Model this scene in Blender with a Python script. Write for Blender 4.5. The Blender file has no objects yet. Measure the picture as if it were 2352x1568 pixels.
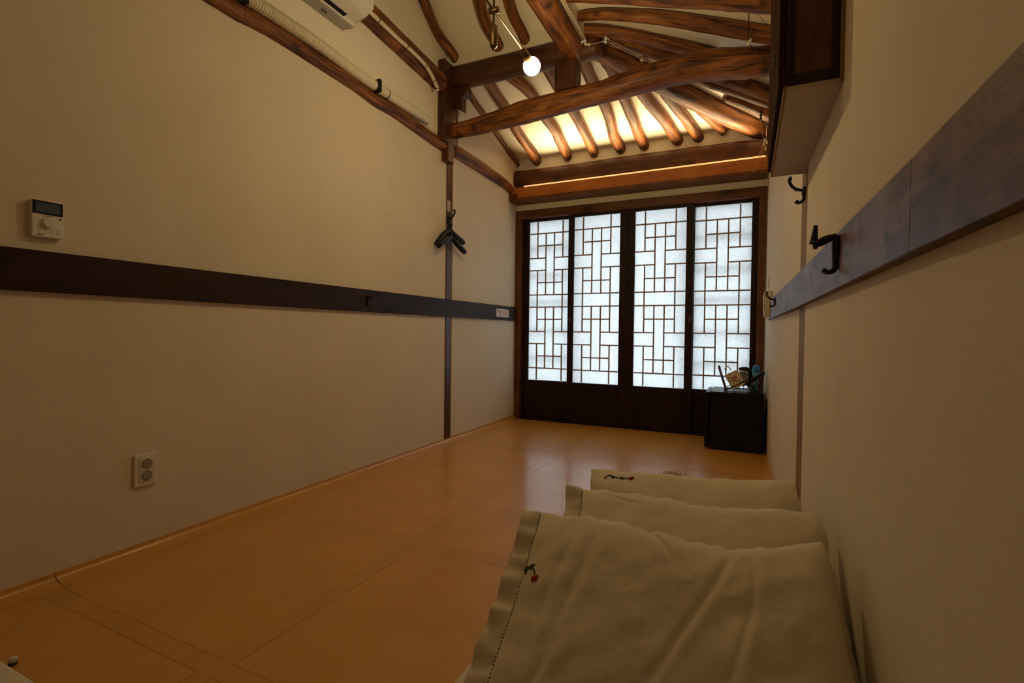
import bpy, bmesh, math, random
from mathutils import Vector, Matrix, noise
random.seed(7)
sc = bpy.context.scene
COL = sc.collection

# ------------------------------------------------------------------ camera
cd = bpy.data.cameras.new('camera'); cam = bpy.data.objects.new('camera', cd); COL.objects.link(cam)
cd.sensor_width = 36.0; cd.lens = 1136.0 / 2352 * 36; cd.clip_start = 0.02
def _cam():
    f = 1136.0
    D = Vector((1715-1176, 769-784, f)).normalized()
    Hx = -Vector((-1222-1176, 734-784, f)).normalized()
    Hx = (Hx - D*Hx.dot(D)).normalized()
    U = Hx.cross(D)
    if U.y > 0: U = -U
    m = Matrix(((Hx.x, -Hx.y, -Hx.z, 0), (D.x, -D.y, -D.z, 0), (U.x, -U.y, -U.z, 0.80), (0, 0, 0, 1)))
    return m
cam.matrix_world = _cam()
sc.camera = cam

# ------------------------------------------------------------------ daylight, exposure
w = bpy.data.worlds.new('overcast_sky'); sc.world = w; w.use_nodes = True
w.node_tree.nodes['Background'].inputs[0].default_value = (0.76, 0.90, 1.0, 1)
w.node_tree.nodes['Background'].inputs[1].default_value = 6.3
sc.view_settings.view_transform = 'Standard'; sc.view_settings.look = 'None'
sc.view_settings.exposure = 0.0; sc.view_settings.gamma = 1.0; sc.view_settings.use_curve_mapping = False
BULB = 215.0        # visible globe
BULB_B = 48.0       # second globe of the same lamp, above the frame
COVE = 9.5

# ------------------------------------------------------------------ materials
def newmat(name):
    m = bpy.data.materials.new(name); m.use_nodes = True
    nt = m.node_tree; b = nt.nodes['Principled BSDF']
    return m, nt, b
def plain(name, col, rough=0.5, metal=0.0, spec=0.5, coat=0.0, noise_amt=0.0, nscale=40.0):
    m, nt, b = newmat(name)
    b.inputs['Base Color'].default_value = (*col, 1); b.inputs['Roughness'].default_value = rough
    b.inputs['Metallic'].default_value = metal; b.inputs['Specular IOR Level'].default_value = spec
    b.inputs['Coat Weight'].default_value = coat
    if noise_amt > 0:
        tc = nt.nodes.new('ShaderNodeTexCoord'); n = nt.nodes.new('ShaderNodeTexNoise')
        n.inputs['Scale'].default_value = nscale; n.inputs['Detail'].default_value = 4
        nt.links.new(tc.outputs['Object'], n.inputs['Vector'])
        r = nt.nodes.new('ShaderNodeMix'); r.data_type = 'RGBA'
        r.inputs['A'].default_value = (*[c*(1-noise_amt) for c in col], 1); r.inputs['B'].default_value = (*[min(1, c*(1+noise_amt)) for c in col], 1)
        nt.links.new(n.outputs['Fac'], r.inputs['Factor']); nt.links.new(r.outputs['Result'], b.inputs['Base Color'])
    return m
def ramp(nt, stops):
    r = nt.nodes.new('ShaderNodeValToRGB'); e = r.color_ramp.elements
    while len(e) < len(stops): e.new(0.5)
    for el, (p, c) in zip(e, stops): el.position = p; el.color = (*c, 1)
    return r
def wood(name, stops, mode, rough=0.42, stretch=14.0, scale=9.0, bump=0.25, coat=0.0, knots=0.0, spec=0.4, blotch=3.0):
    """mode: 'uv' grain along u of the swept log, or 'x'/'y'/'z' grain along that object axis"""
    m, nt, b = newmat(name)
    tc = nt.nodes.new('ShaderNodeTexCoord'); mp = nt.nodes.new('ShaderNodeMapping')
    s = {'uv': (1, stretch/2.2, 1), 'x': (1, stretch, stretch), 'y': (stretch, 1, stretch), 'z': (stretch, stretch, 1)}[mode]
    mp.inputs['Scale'].default_value = s
    nt.links.new(tc.outputs['UV' if mode == 'uv' else 'Object'], mp.inputs['Vector'])
    oi = nt.nodes.new('ShaderNodeObjectInfo'); ad = nt.nodes.new('ShaderNodeVectorMath'); ad.operation = 'ADD'
    mu = nt.nodes.new('ShaderNodeMath'); mu.operation = 'MULTIPLY'; mu.inputs[1].default_value = 37.0
    nt.links.new(oi.outputs['Random'], mu.inputs[0]); nt.links.new(mp.outputs['Vector'], ad.inputs[0]); nt.links.new(mu.outputs[0], ad.inputs[1])
    n1 = nt.nodes.new('ShaderNodeTexNoise'); n1.inputs['Scale'].default_value = scale*0.45; n1.inputs['Detail'].default_value = 9; n1.inputs['Roughness'].default_value = 0.68; n1.inputs['Distortion'].default_value = 0.8
    nt.links.new(ad.outputs[0], n1.inputs['Vector'])
    n2 = nt.nodes.new('ShaderNodeTexNoise'); n2.inputs['Scale'].default_value = blotch; n2.inputs['Detail'].default_value = 6; n2.inputs['Roughness'].default_value = 0.6; n2.inputs['Distortion'].default_value = 0.5
    if mode == 'uv':
        m2 = nt.nodes.new('ShaderNodeMapping'); m2.inputs['Scale'].default_value = (0.35, 0.55, 1); nt.links.new(tc.outputs['UV'], m2.inputs['Vector'])
        a2 = nt.nodes.new('ShaderNodeVectorMath'); a2.operation = 'ADD'; nt.links.new(m2.outputs['Vector'], a2.inputs[0]); nt.links.new(mu.outputs[0], a2.inputs[1])
        nt.links.new(a2.outputs[0], n2.inputs['Vector'])
    else: nt.links.new(tc.outputs['Object'], n2.inputs['Vector'])
    mx = nt.nodes.new('ShaderNodeMath'); mx.operation = 'MULTIPLY_ADD'; mx.inputs[1].default_value = 0.5
    nt.links.new(n2.outputs['Fac'], mx.inputs[0])
    h = nt.nodes.new('ShaderNodeMath'); h.operation = 'MULTIPLY'; h.inputs[1].default_value = 0.5
    nt.links.new(n1.outputs['Fac'], h.inputs[0]); nt.links.new(h.outputs[0], mx.inputs[2])
    r = ramp(nt, stops); nt.links.new(mx.outputs[0], r.inputs['Fac'])
    out = r.outputs['Color']
    if knots:
        v = nt.nodes.new('ShaderNodeTexVoronoi'); v.inputs['Scale'].default_value = knots
        v.voronoi_dimensions = '2D'; km = nt.nodes.new('ShaderNodeMapping')
        sx_ = nt.nodes.new('ShaderNodeSeparateXYZ'); cx_ = nt.nodes.new('ShaderNodeCombineXYZ')
        nt.links.new(tc.outputs['UV' if mode == 'uv' else 'Object'], sx_.inputs[0])
        p0, p1 = {'uv': (0, 1), 'y': (1, 2), 'x': (0, 2), 'z': (2, 0)}[mode]
        nt.links.new(sx_.outputs[p0], cx_.inputs[0]); nt.links.new(sx_.outputs[p1], cx_.inputs[1])
        km.inputs['Scale'].default_value = (0.75, 0.22 if mode == 'uv' else 1.4, 1)
        nt.links.new(cx_.outputs[0], km.inputs['Vector']); ka = nt.nodes.new('ShaderNodeVectorMath'); ka.operation = 'ADD'
        nt.links.new(km.outputs[0], ka.inputs[0]); nt.links.new(mu.outputs[0], ka.inputs[1]); nt.links.new(ka.outputs[0], v.inputs['Vector'])
        kr = ramp(nt, [(0.03, (0.12, 0.10, 0.10)), (0.13, (1, 1, 1))]); nt.links.new(v.outputs['Distance'], kr.inputs['Fac'])
        mm = nt.nodes.new('ShaderNodeMix'); mm.data_type = 'RGBA'; mm.blend_type = 'MULTIPLY'; mm.inputs['Factor'].default_value = 0.85
        nt.links.new(out, mm.inputs['A']); nt.links.new(kr.outputs['Color'], mm.inputs['B']); out = mm.outputs['Result']
    nt.links.new(out, b.inputs['Base Color'])
    b.inputs['Roughness'].default_value = rough; b.inputs['Coat Weight'].default_value = coat; b.inputs['Specular IOR Level'].default_value = spec
    b.inputs['Coat Roughness'].default_value = 0.25
    bp = nt.nodes.new('ShaderNodeBump'); bp.inputs['Strength'].default_value = bump; bp.inputs['Distance'].default_value = 0.006
    nt.links.new(n1.outputs['Fac'], bp.inputs['Height']); nt.links.new(bp.outputs['Normal'], b.inputs['Normal'])
    return m
def hanji(name, col, amt=0.05, bump=0.12, rough=0.85):
    m, nt, b = newmat(name)
    tc = nt.nodes.new('ShaderNodeTexCoord')
    n = nt.nodes.new('ShaderNodeTexNoise'); n.inputs['Scale'].default_value = 55; n.inputs['Detail'].default_value = 6; n.inputs['Distortion'].default_value = 2.5
    n2 = nt.nodes.new('ShaderNodeTexNoise'); n2.inputs['Scale'].default_value = 3; n2.inputs['Detail'].default_value = 3
    nt.links.new(tc.outputs['Object'], n.inputs['Vector']); nt.links.new(tc.outputs['Object'], n2.inputs['Vector'])
    a = nt.nodes.new('ShaderNodeMath'); a.operation = 'ADD'; nt.links.new(n.outputs['Fac'], a.inputs[0]); nt.links.new(n2.outputs['Fac'], a.inputs[1])
    r = ramp(nt, [(0.35, tuple(c*(1-amt) for c in col)), (0.65, tuple(min(1, c*(1+amt)) for c in col))])
    h = nt.nodes.new('ShaderNodeMath'); h.operation = 'MULTIPLY'; h.inputs[1].default_value = 0.5; nt.links.new(a.outputs[0], h.inputs[0])
    nt.links.new(h.outputs[0], r.inputs['Fac']); nt.links.new(r.outputs['Color'], b.inputs['Base Color'])
    b.inputs['Roughness'].default_value = rough; b.inputs['Specular IOR Level'].default_value = 0.2
    bp = nt.nodes.new('ShaderNodeBump'); bp.inputs['Strength'].default_value = bump; bp.inputs['Distance'].default_value = 0.004
    nt.links.new(n.outputs['Fac'], bp.inputs['Height']); nt.links.new(bp.outputs['Normal'], b.inputs['Normal'])
    return m
M = {}
M['wall'] = hanji('wallpaper_hanji', (0.72, 0.63, 0.48))
M['plaster'] = hanji('ceiling_plaster', (0.84, 0.77, 0.62), 0.03, 0.06)
LOGS = [(0.36, (0.014, 0.0045, 0.002)), (0.435, (0.075, 0.022, 0.005)), (0.51, (0.21, 0.067, 0.011)), (0.585, (0.34, 0.12, 0.022)), (0.67, (0.48, 0.22, 0.06))]
M['log'] = wood('log_wood', LOGS, 'uv', 0.45, knots=5.0, coat=0.08, blotch=11.0, bump=0.8)
DK = [(0.30, (0.016, 0.006, 0.003)), (0.50, (0.060, 0.020, 0.007)), (0.70, (0.13, 0.045, 0.012))]
for ax in 'xyz': M['beam_'+ax] = wood('beam_wood_'+ax, [(p, tuple(q*1.25 for q in c)) for p, c in DK], ax, 0.42, knots=3.0)
for ax in 'xyz': M['door_'+ax] = wood('door_wood_'+ax, [(0.3, (0.010, 0.0045, 0.003)), (0.55, (0.022, 0.009, 0.005)), (0.75, (0.034, 0.013, 0.007))], ax, 0.5, spec=0.25)
for ax in 'xz': M['frame_'+ax] = wood('door_frame_wood_'+ax, [(0.35, (0.055, 0.017, 0.005)), (0.5, (0.14, 0.046, 0.010)), (0.66, (0.23, 0.085, 0.02))], ax, 0.45, knots=2.0)
M['cabfront'] = wood('cabinet_front_wood', [(0.3, (0.018, 0.007, 0.003)), (0.55, (0.045, 0.017, 0.007)), (0.75, (0.07, 0.028, 0.01))], 'z', 0.85, spec=0.03)
M['fascia'] = wood('cove_board_wood', [(0.35, (0.26, 0.075, 0.012)), (0.5, (0.47, 0.16, 0.025)), (0.66, (0.58, 0.24, 0.05))], 'x', 0.4)
M['rail_l'] = wood('rail_dark_wood', [(0.3, (0.014, 0.006, 0.004)), (0.55, (0.032, 0.012, 0.006)), (0.75, (0.05, 0.02, 0.01))], 'y', 0.55, knots=2.5, spec=0.2)
M['rail_r'] = wood('rail_worn_wood', [(0.38, (0.040, 0.017, 0.011)), (0.5, (0.125, 0.056, 0.038)), (0.62, (0.22, 0.13, 0.105))], 'y', 0.5, stretch=7, knots=8.0, coat=0.0, spec=0.22, blotch=6.0)
M['tanwood'] = wood('pale_trim_wood', [(0.3, (0.20, 0.13, 0.045)), (0.7, (0.30, 0.20, 0.075))], 'z', 0.75, spec=0.15)
M['ply'] = wood('plywood', [(0.3, (0.42, 0.34, 0.25)), (0.7, (0.54, 0.45, 0.34))], 'y', 0.7, bump=0.08)
M['lattice'] = plain('lattice_wood', (0.34, 0.27, 0.19), 0.6, noise_amt=0.15, nscale=60)
M['black'] = plain('black_iron', (0.008, 0.008, 0.008), 0.45, 0.3)
M['blackplastic'] = plain('black_plastic', (0.005, 0.006, 0.006), 0.42, spec=0.25)
M['fridge'] = plain('fridge_black', (0.004, 0.0045, 0.0045), 0.36, spec=0.25)
M['white'] = plain('white_plastic', (0.72, 0.68, 0.60), 0.4)
M['whitedim'] = plain('ivory_plastic', (0.62, 0.57, 0.47), 0.45)
M['socket'] = plain('socket_recess', (0.30, 0.27, 0.22), 0.5)
M['porcelain'] = plain('porcelain', (0.80, 0.76, 0.68), 0.2)
M['brass'] = plain('aged_brass', (0.15, 0.095, 0.040), 0.42, 1.0)
M['gold'] = plain('gold_chain', (0.75, 0.48, 0.14), 0.3, 1.0)
M['wire'] = plain('pale_cable', (0.60, 0.53, 0.42), 0.5)
M['wireblack'] = plain('dark_cable', (0.012, 0.011, 0.010), 0.5)
M['pipe'] = plain('wrapped_pipe', (0.72, 0.66, 0.54), 0.6)
M['acgrey'] = plain('ac_grey_panel', (0.40, 0.38, 0.34), 0.5)
M['roll'] = plain('pleated_fabric', (0.72, 0.66, 0.52), 0.85)
M['red'] = plain('red_thread', (0.30, 0.006, 0.012), 0.7)
M['green'] = plain('green_thread', (0.010, 0.035, 0.022), 0.7)
M['thread'] = plain('dark_thread', (0.015, 0.013, 0.012), 0.8)
M['glassblue'] = plain('lcd_glass', (0.09, 0.115, 0.14), 0.15)
M['mark'] = plain('printed_mark', (0.12, 0.10, 0.08), 0.6)
M['pink'] = plain('pink_print', (0.62, 0.28, 0.24), 0.6)
M['redprint'] = plain('red_print', (0.38, 0.04, 0.04), 0.6)
M['box'] = plain('cream_card', (0.70, 0.62, 0.48), 0.7)
M['blue'] = plain('blue_cap', (0.02, 0.20, 0.52), 0.4)
M['canbody'] = plain('can_body', (0.10, 0.30, 0.42), 0.35)
M['brownboard'] = plain('brown_board', (0.09, 0.04, 0.025), 0.6)
M['tissue'] = plain('white_paper', (0.75, 0.73, 0.70), 0.8)
M['stone'] = plain('courtyard_stone', (0.42, 0.41, 0.39), 0.9, noise_amt=0.2, nscale=8)
def cloth_mat():
    m, nt, b = newmat('cotton_cloth')
    tc = nt.nodes.new('ShaderNodeTexCoord')
    wv = nt.nodes.new('ShaderNodeTexNoise'); wv.inputs['Scale'].default_value = 420; wv.inputs['Detail'].default_value = 2
    n = nt.nodes.new('ShaderNodeTexNoise'); n.inputs['Scale'].default_value = 14; n.inputs['Detail'].default_value = 5
    nt.links.new(tc.outputs['Object'], wv.inputs['Vector']); nt.links.new(tc.outputs['Object'], n.inputs['Vector'])
    r = ramp(nt, [(0.3, (0.66, 0.585, 0.44)), (0.7, (0.74, 0.66, 0.51))]); nt.links.new(n.outputs['Fac'], r.inputs['Fac'])
    nt.links.new(r.outputs['Color'], b.inputs['Base Color']); b.inputs['Roughness'].default_value = 0.95; b.inputs['Specular IOR Level'].default_value = 0.15
    b.inputs['Sheen Weight'].default_value = 0.15
    b1 = nt.nodes.new('ShaderNodeBump'); b1.inputs['Strength'].default_value = 0.25; b1.inputs['Distance'].default_value = 0.006; nt.links.new(n.outputs['Fac'], b1.inputs['Height'])
    b2 = nt.nodes.new('ShaderNodeBump'); b2.inputs['Strength'].default_value = 0.15; b2.inputs['Distance'].default_value = 0.001
    nt.links.new(wv.outputs['Fac'], b2.inputs['Height']); nt.links.new(b1.outputs['Normal'], b2.inputs['Normal']); nt.links.new(b2.outputs['Normal'], b.inputs['Normal'])
    return m
M['cloth'] = cloth_mat()
def floor_mat(name, k):
    m, nt, b = newmat(name)
    tc = nt.nodes.new('ShaderNodeTexCoord')
    n = nt.nodes.new('ShaderNodeTexNoise'); n.inputs['Scale'].default_value = 5; n.inputs['Detail'].default_value = 6
    nt.links.new(tc.outputs['Object'], n.inputs['Vector'])
    r = ramp(nt, [(0.3, tuple(c*k*0.92 for c in (0.60, 0.285, 0.046))), (0.7, tuple(c*k*1.06 for c in (0.60, 0.285, 0.046)))])
    nt.links.new(n.outputs['Fac'], r.inputs['Fac']); nt.links.new(r.outputs['Color'], b.inputs['Base Color'])
    b.inputs['Roughness'].default_value = 0.34; b.inputs['Specular IOR Level'].default_value = 0.5
    b.inputs['Coat Weight'].default_value = 0.5; b.inputs['Coat Roughness'].default_value = 0.15
    n3 = nt.nodes.new('ShaderNodeTexNoise'); n3.inputs['Scale'].default_value = 26; n3.inputs['Detail'].default_value = 3
    nt.links.new(tc.outputs['Object'], n3.inputs['Vector'])
    bp = nt.nodes.new('ShaderNodeBump'); bp.inputs['Strength'].default_value = 0.06; bp.inputs['Distance'].default_value = 0.004
    nt.links.new(n3.outputs['Fac'], bp.inputs['Height']); nt.links.new(bp.outputs['Normal'], b.inputs['Normal'])
    return m
M['floor'] = floor_mat('oiled_floor_paper', 1.0); M['seam'] = floor_mat('oiled_floor_paper_lap', 0.95); M['floordark'] = floor_mat('floor_base', 0.72)
def paper_mat():
    m, nt, b = newmat('door_paper'); nt.nodes.remove(b); out = nt.nodes['Material Output']
    tc = nt.nodes.new('ShaderNodeTexCoord')
    n = nt.nodes.new('ShaderNodeTexNoise'); n.inputs['Scale'].default_value = 70; n.inputs['Detail'].default_value = 5; n.inputs['Distortion'].default_value = 3
    nt.links.new(tc.outputs['Object'], n.inputs['Vector'])
    r = ramp(nt, [(0.35, (0.62, 0.63, 0.63)), (0.62, (0.88, 0.89, 0.90))]); nt.links.new(n.outputs['Fac'], r.inputs['Fac'])
    t = nt.nodes.new('ShaderNodeBsdfTranslucent'); d = nt.nodes.new('ShaderNodeBsdfDiffuse'); mx = nt.nodes.new('ShaderNodeMixShader'); mx.inputs[0].default_value = 0.38
    nt.links.new(r.outputs['Color'], t.inputs['Color']); d.inputs['Color'].default_value = (0.8, 0.78, 0.73, 1)
    nt.links.new(t.outputs[0], mx.inputs[1]); nt.links.new(d.outputs[0], mx.inputs[2]); nt.links.new(mx.outputs[0], out.inputs['Surface'])
    return m
M['paper'] = paper_mat()
def emit(name, col, s):
    m, nt, b = newmat(name); b.inputs['Base Color'].default_value = (0.9, 0.9, 0.9, 1)
    b.inputs['Emission Color'].default_value = (*col, 1); b.inputs['Emission Strength'].default_value = s
    return m
BC = (1.0, 0.74, 0.37)
M['bulb'] = emit('lit_bulb_glass', BC, BULB); M['bulb_b'] = emit('lit_bulb_glass_dim', BC, BULB_B)

# ------------------------------------------------------------------ helpers
def link(o): COL.objects.link(o); return o
def tag(o, label=None, cat=None, group=None, kind=None):
    if label: o['label'] = label
    if cat: o['category'] = cat
    if group: o['group'] = group
    if kind: o['kind'] = kind
    return o
def thing(name, loc, label=None, cat=None, group=None, kind=None):
    o = link(bpy.data.objects.new(name, None)); o.location = loc; o.empty_display_size = 0.05
    return tag(o, label, cat, group, kind)
def wloc(o):
    v = Vector(o.location)
    while o.parent: o = o.parent; v += Vector(o.location)
    return v
def mk(name, bm, mat, parent=None, smooth=False, origin=None):
    """mesh written in world metres -> object; pivots at base centre or at the parent's origin"""
    if parent is not None: org = wloc(parent)
    elif origin is not None: org = Vector(origin)
    else:
        xs = [v.co for v in bm.verts]
        org = Vector(((min(c.x for c in xs)+max(c.x for c in xs))/2, (min(c.y for c in xs)+max(c.y for c in xs))/2, min(c.z for c in xs)))
    for v in bm.verts: v.co -= org
    bmesh.ops.recalc_face_normals(bm, faces=bm.faces)
    me = bpy.data.meshes.new(name)
    if smooth:
        for f in bm.faces: f.smooth = True
    bm.to_mesh(me); bm.free()
    me.materials.append(M[mat] if isinstance(mat, str) else mat)
    o = link(bpy.data.objects.new(name, me))
    if parent is not None: o.parent = parent
    else: o.location = org
    return o
def box(x0, x1, y0, y1, z0, z1, bev=0.0, bm=None, seg=1):
    new = bm is None
    if new: bm = bmesh.new()
    r = bmesh.ops.create_cube(bm, size=1.0)
    for v in r['verts']:
        v.co = Vector((x0+(v.co.x+.5)*(x1-x0), y0+(v.co.y+.5)*(y1-y0), z0+(v.co.z+.5)*(z1-z0)))
    if bev:
        es = list({e for v in r['verts'] for e in v.link_edges})
        bmesh.ops.bevel(bm, geom=es, offset=bev, segments=seg, affect='EDGES', profile=0.5)
    return bm
def prism(poly, z0, z1, bm=None):
    if bm is None: bm = bmesh.new()
    a = [bm.verts.new((x, y, z0)) for x, y in poly]; b = [bm.verts.new((x, y, z1)) for x, y in poly]
    n = len(poly); bm.faces.new(a[::-1]); bm.faces.new(b)
    for i in range(n): bm.faces.new((a[i], a[(i+1) % n], b[(i+1) % n], b[i]))
    return bm
def extr(prof, axis, a0, a1, bm=None):
    """extrude a 2-D profile along axis 'x' (prof=(y,z)) or 'y' (prof=(x,z))"""
    if bm is None: bm = bmesh.new()
    f = (lambda p, t: (t, p[0], p[1])) if axis == 'x' else (lambda p, t: (p[0], t, p[1]))
    a = [bm.verts.new(f(p, a0)) for p in prof]; b = [bm.verts.new(f(p, a1)) for p in prof]
    n = len(prof); bm.faces.new(a[::-1]); bm.faces.new(b)
    for i in range(n): bm.faces.new((a[i], a[(i+1) % n], b[(i+1) % n], b[i]))
    return bm
def catmull(pts, n):
    P = [Vector(p) for p in pts]; P = [P[0]*2-P[1]] + P + [P[-1]*2-P[-2]]; out = []
    for i in range(1, len(P)-2):
        for k in range(n):
            t = k/n; a, b, c, d = P[i-1], P[i], P[i+1], P[i+2]
            out.append(0.5*((2*b)+(c-a)*t+(2*a-5*b+4*c-d)*t*t+(3*b-a-3*c+d)*t**3))
    out.append(P[-2]); return out
def sweep(pts, rad, seg=10, bm=None, rnoise=0.0, seed=0.0, squash=(1, 1), flat=0.0, caps=True):
    """tube through pts; rad number or list; carries uv = (metres along, turn)"""
    if bm is None: bm = bmesh.new()
    uv = bm.loops.layers.uv.verify()
    P = [Vector(p) for p in pts]; n = len(P)
    R = rad if isinstance(rad, (list, tuple)) else [rad]*n
    up = Vector((0, 0, 1)); rings = []; L = 0.0; Ls = []
    prev = None
    for i in range(n):
        t = (P[min(i+1, n-1)]-P[max(i-1, 0)]).normalized()
        if prev is None:
            ref = up if abs(t.z) < 0.9 else Vector((1, 0, 0))
            s = t.cross(ref).normalized()
        else:
            s = (prev - t*prev.dot(t)).normalized()
        prev = s; q = s.cross(t).normalized()
        if i: L += (P[i]-P[i-1]).length
        Ls.append(L); ring = []
        for k in range(seg):
            a = 2*math.pi*k/seg
            r = R[i]
            if rnoise:
                r *= 1 + rnoise*noise.noise(Vector((L*5+seed*7.3, math.cos(a)*0.8+seed, math.sin(a)*0.8))) + rnoise*0.6*noise.noise(Vector((L*16+seed*3.1, math.cos(a)*1.8, math.sin(a)*1.8+seed)))
                kn = noise.noise(Vector((L*3.3+seed*11, math.cos(a)*1.2, math.sin(a)*1.2-seed)))
                if kn > 0.38: r *= 1 + rnoise*3.0*(kn-0.38)
            ca, sa = math.cos(a)*squash[0], math.sin(a)*squash[1]
            if flat: # squared section
                e = 1/ (abs(math.cos(a))**4+abs(math.sin(a))**4)**0.25; f = 1+(e-1)*flat; ca *= f; sa *= f
            ring.append(bm.verts.new(P[i]+s*(r*ca)+q*(r*sa)))
        rings.append(ring)
    for i in range(n-1):
        for k in range(seg):
            k2 = (k+1) % seg
            f = bm.faces.new((rings[i][k], rings[i][k2], rings[i+1][k2], rings[i+1][k]))
            for lp, (u, v) in zip(f.loops, ((Ls[i], k/seg), (Ls[i], (k+1)/seg), (Ls[i+1], (k+1)/seg), (Ls[i+1], k/seg))): lp[uv].uv = (u+seed, v)
    if caps:
        for ring, d in ((rings[0], 0), (rings[-1], -1)):
            f = bm.faces.new(ring if d else ring[::-1])
            for lp in f.loops: lp[uv].uv = (lp.vert.co.x*2, lp.vert.co.z*2)
    return bm
def lathe(prof, c, axis=(0, 0, 1), seg=20, bm=None):
    """prof: list of (radius, height along axis from c)"""
    if bm is None: bm = bmesh.new()
    ax = Vector(axis).normalized(); q = ax.to_track_quat('Z', 'Y').to_matrix(); c = Vector(c); rings = []
    for r, hgt in prof:
        rings.append([bm.verts.new(c + q @ Vector((max(r, 1e-5)*math.cos(2*math.pi*k/seg), max(r, 1e-5)*math.sin(2*math.pi*k/seg), hgt))) for k in range(seg)])
    for i in range(len(rings)-1):
        for k in range(seg):
            bm.faces.new((rings[i][k], rings[i][(k+1) % seg], rings[i+1][(k+1) % seg], rings[i+1][k]))
    bm.faces.new(rings[0][::-1]); bm.faces.new(rings[-1])
    return bm
def sphere(c, r, bm=None, sx=1, sy=1, sz=1, u=16, v=10):
    if bm is None: bm = bmesh.new()
    g = bmesh.ops.create_uvsphere(bm, u_segments=u, v_segments=v, radius=r)
    for x in g['verts']: x.co = Vector((x.co.x*sx, x.co.y*sy, x.co.z*sz)) + Vector(c)
    return bm

XL, YF = -1.945, 4.17
# =================================================================== STRUCTURE
# floor: base slab, oiled paper sheets and the lapped seams between them
fl = mk('floor', box(-2.1, 0.45, -0.75, 4.35, -0.12, -0.0016), 'floordark', origin=(0, 0, 0)); tag(fl, 'orange oiled paper floor laid in large square sheets', kind='structure')
xs = [-1.915, -1.115, -0.335, 0.235]; ys = [-0.70, -0.05, 0.745, 1.53, 2.31, 3.10, 3.88, 4.20]
g = 0.0013; hw = 0.026
for i in range(3):
    for j in range(7):
        x0, x1, y0, y1 = xs[i]+(hw+g if i else 0), xs[i+1]-(hw+g if i < 2 else 0), ys[j]+(hw+g if j else 0), ys[j+1]-(hw+g if j < 6 else 0)
        mk('floor_sheet', box(x0, x1, y0, y1, -0.0030, 0.0), 'floor', fl)
for i in (1, 2): mk('seam_strip', box(xs[i]-hw, xs[i]+hw, ys[0], ys[-1], -0.003, 0.0002), 'seam', fl)
for j in range(1, 7):
    for i in range(3):
        mk('seam_strip', box(xs[i]+(hw if i else 0), xs[i+1]-(hw if i < 2 else 0), ys[j]-hw, ys[j]+hw, -0.003, 0.0001), 'seam', fl)
# coved floor paper turning up the left wall
prof = [(-1.915+0.045, -0.003), (-1.915+0.045, 0.0010)]
for k in range(9):
    a = math.pi/2*k/8
    prof.append((-1.915+0.015-math.sin(a)*0.042, 0.024-math.cos(a)*0.0228))
prof += [(-1.9425, 0.030), (-1.946, 0.030), (-1.946, -0.003)]
bb = thing('baseboard_left', (-1.93, 1.75, 0), 'orange floor paper curling up the foot of the left wall', kind='structure')
for y0, y1 in ((-0.7, 0.776), (0.779, 1.556), (1.558, 2.36), (2.362, 3.14), (3.142, 4.15)): mk('cove_strip', extr(prof, 'y', y0, y1), 'floor', bb)
def flat_shade(o):
    for p in o.data.polygons: p.use_smooth = False

# left wall: plaster core + hung paper sheets
wl = mk('wall_left', box(XL-0.12, XL-0.0012, -0.75, 4.32, -0.1, 3.95), 'wall', origin=(XL, 0, 0)); tag(wl, 'cream mulberry-paper covered left wall with a dark rail', kind='structure')
ysm = [-0.7, 0.15, 0.65, 1.183, 1.786, 2.391, 2.985, 3.615, 4.17]
for i in range(len(ysm)-1):
    t = 0.0 if i % 2 else 0.0005
    mk('wallpaper_sheet', box(XL-0.004, XL-0.0007+t, ysm[i]-0.004, ysm[i+1]+0.004, 0.028, 1.93), 'wall', wl)
for y0, y1 in ((-0.7, 0.9), (0.9, 2.95), (3.07, 4.17)):
    mk('wallpaper_sheet', box(XL-0.004, XL-0.0009, y0, y1, 1.931, 2.16), 'wall', wl)
mk('plaster_infill', box(XL-0.004, XL+0.002, -0.7, 2.95, 2.16, 2.55), 'plaster', wl)
mk('plaster_infill', box(XL-0.004, XL+0.002, 3.05, 4.17, 2.10, 2.75), 'plaster', wl)
mk('plaster_infill', box(XL-0.004, XL+0.002, -0.7, 2.95, 2.555, 3.9), 'plaster', wl)

# right wall: near panel, recessed far panel
def xr(y): return 0.208-0.0146*y
def xf(y): return 0.1895-(y-2.0)*0.031
wr = mk('wall_right', prism([(xr(-0.75)+.0012, -0.75), (xr(1.96)+.0012, 1.96), (0.192, 1.96), (0.192, 2.19), (xf(2.19)+.0012, 2.19), (xf(4.32)+.0012, 4.32), (0.45, 4.32), (0.45, -0.75)], -0.1, 2.9), 'wall', origin=(0.3, 0, 0))
tag(wr, 'cream paper covered right wall close beside the camera', kind='structure')
for y0, y1, f, t in ((-0.7, 1.31, xr, 0), (1.305, 1.962, xr, .0002), (2.188, 3.0, xf, 0), (2.995, 4.15, xf, .0002)):
    for z0, z1 in ((0.0, 0.97), (0.97, 2.42)):
        mk('wallpaper_sheet', prism([(f(y0)-t, y0), (f(y1)-t, y1), (f(y1)+.004, y1), (f(y0)+.004, y0)], z0, z1), 'wall', wr)
# wall behind the camera, far wall over the doors
wb = mk('wall_back', box(-2.1, 0.5, -0.87, -0.72, -0.1, 3.95), 'wall'); tag(wb, 'cream wall behind the viewpoint', kind='structure')
wf = mk('wall_front', box(-2.05, 0.45, YF, YF+0.14, 1.905, 2.60), 'plaster', origin=(-0.9, YF, 1.9)); tag(wf, 'pale plaster band of end wall over the paper doors', kind='structure')
mk('wall_end_piece', box(0.113, 0.45, YF+0.004, YF+0.14, -0.1, 1.905), 'plaster', wf)
mk('wall_end_piece', box(-2.05, -1.945, YF+0.004, YF+0.14, -0.1, 1.905), 'plaster', wf)

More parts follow.
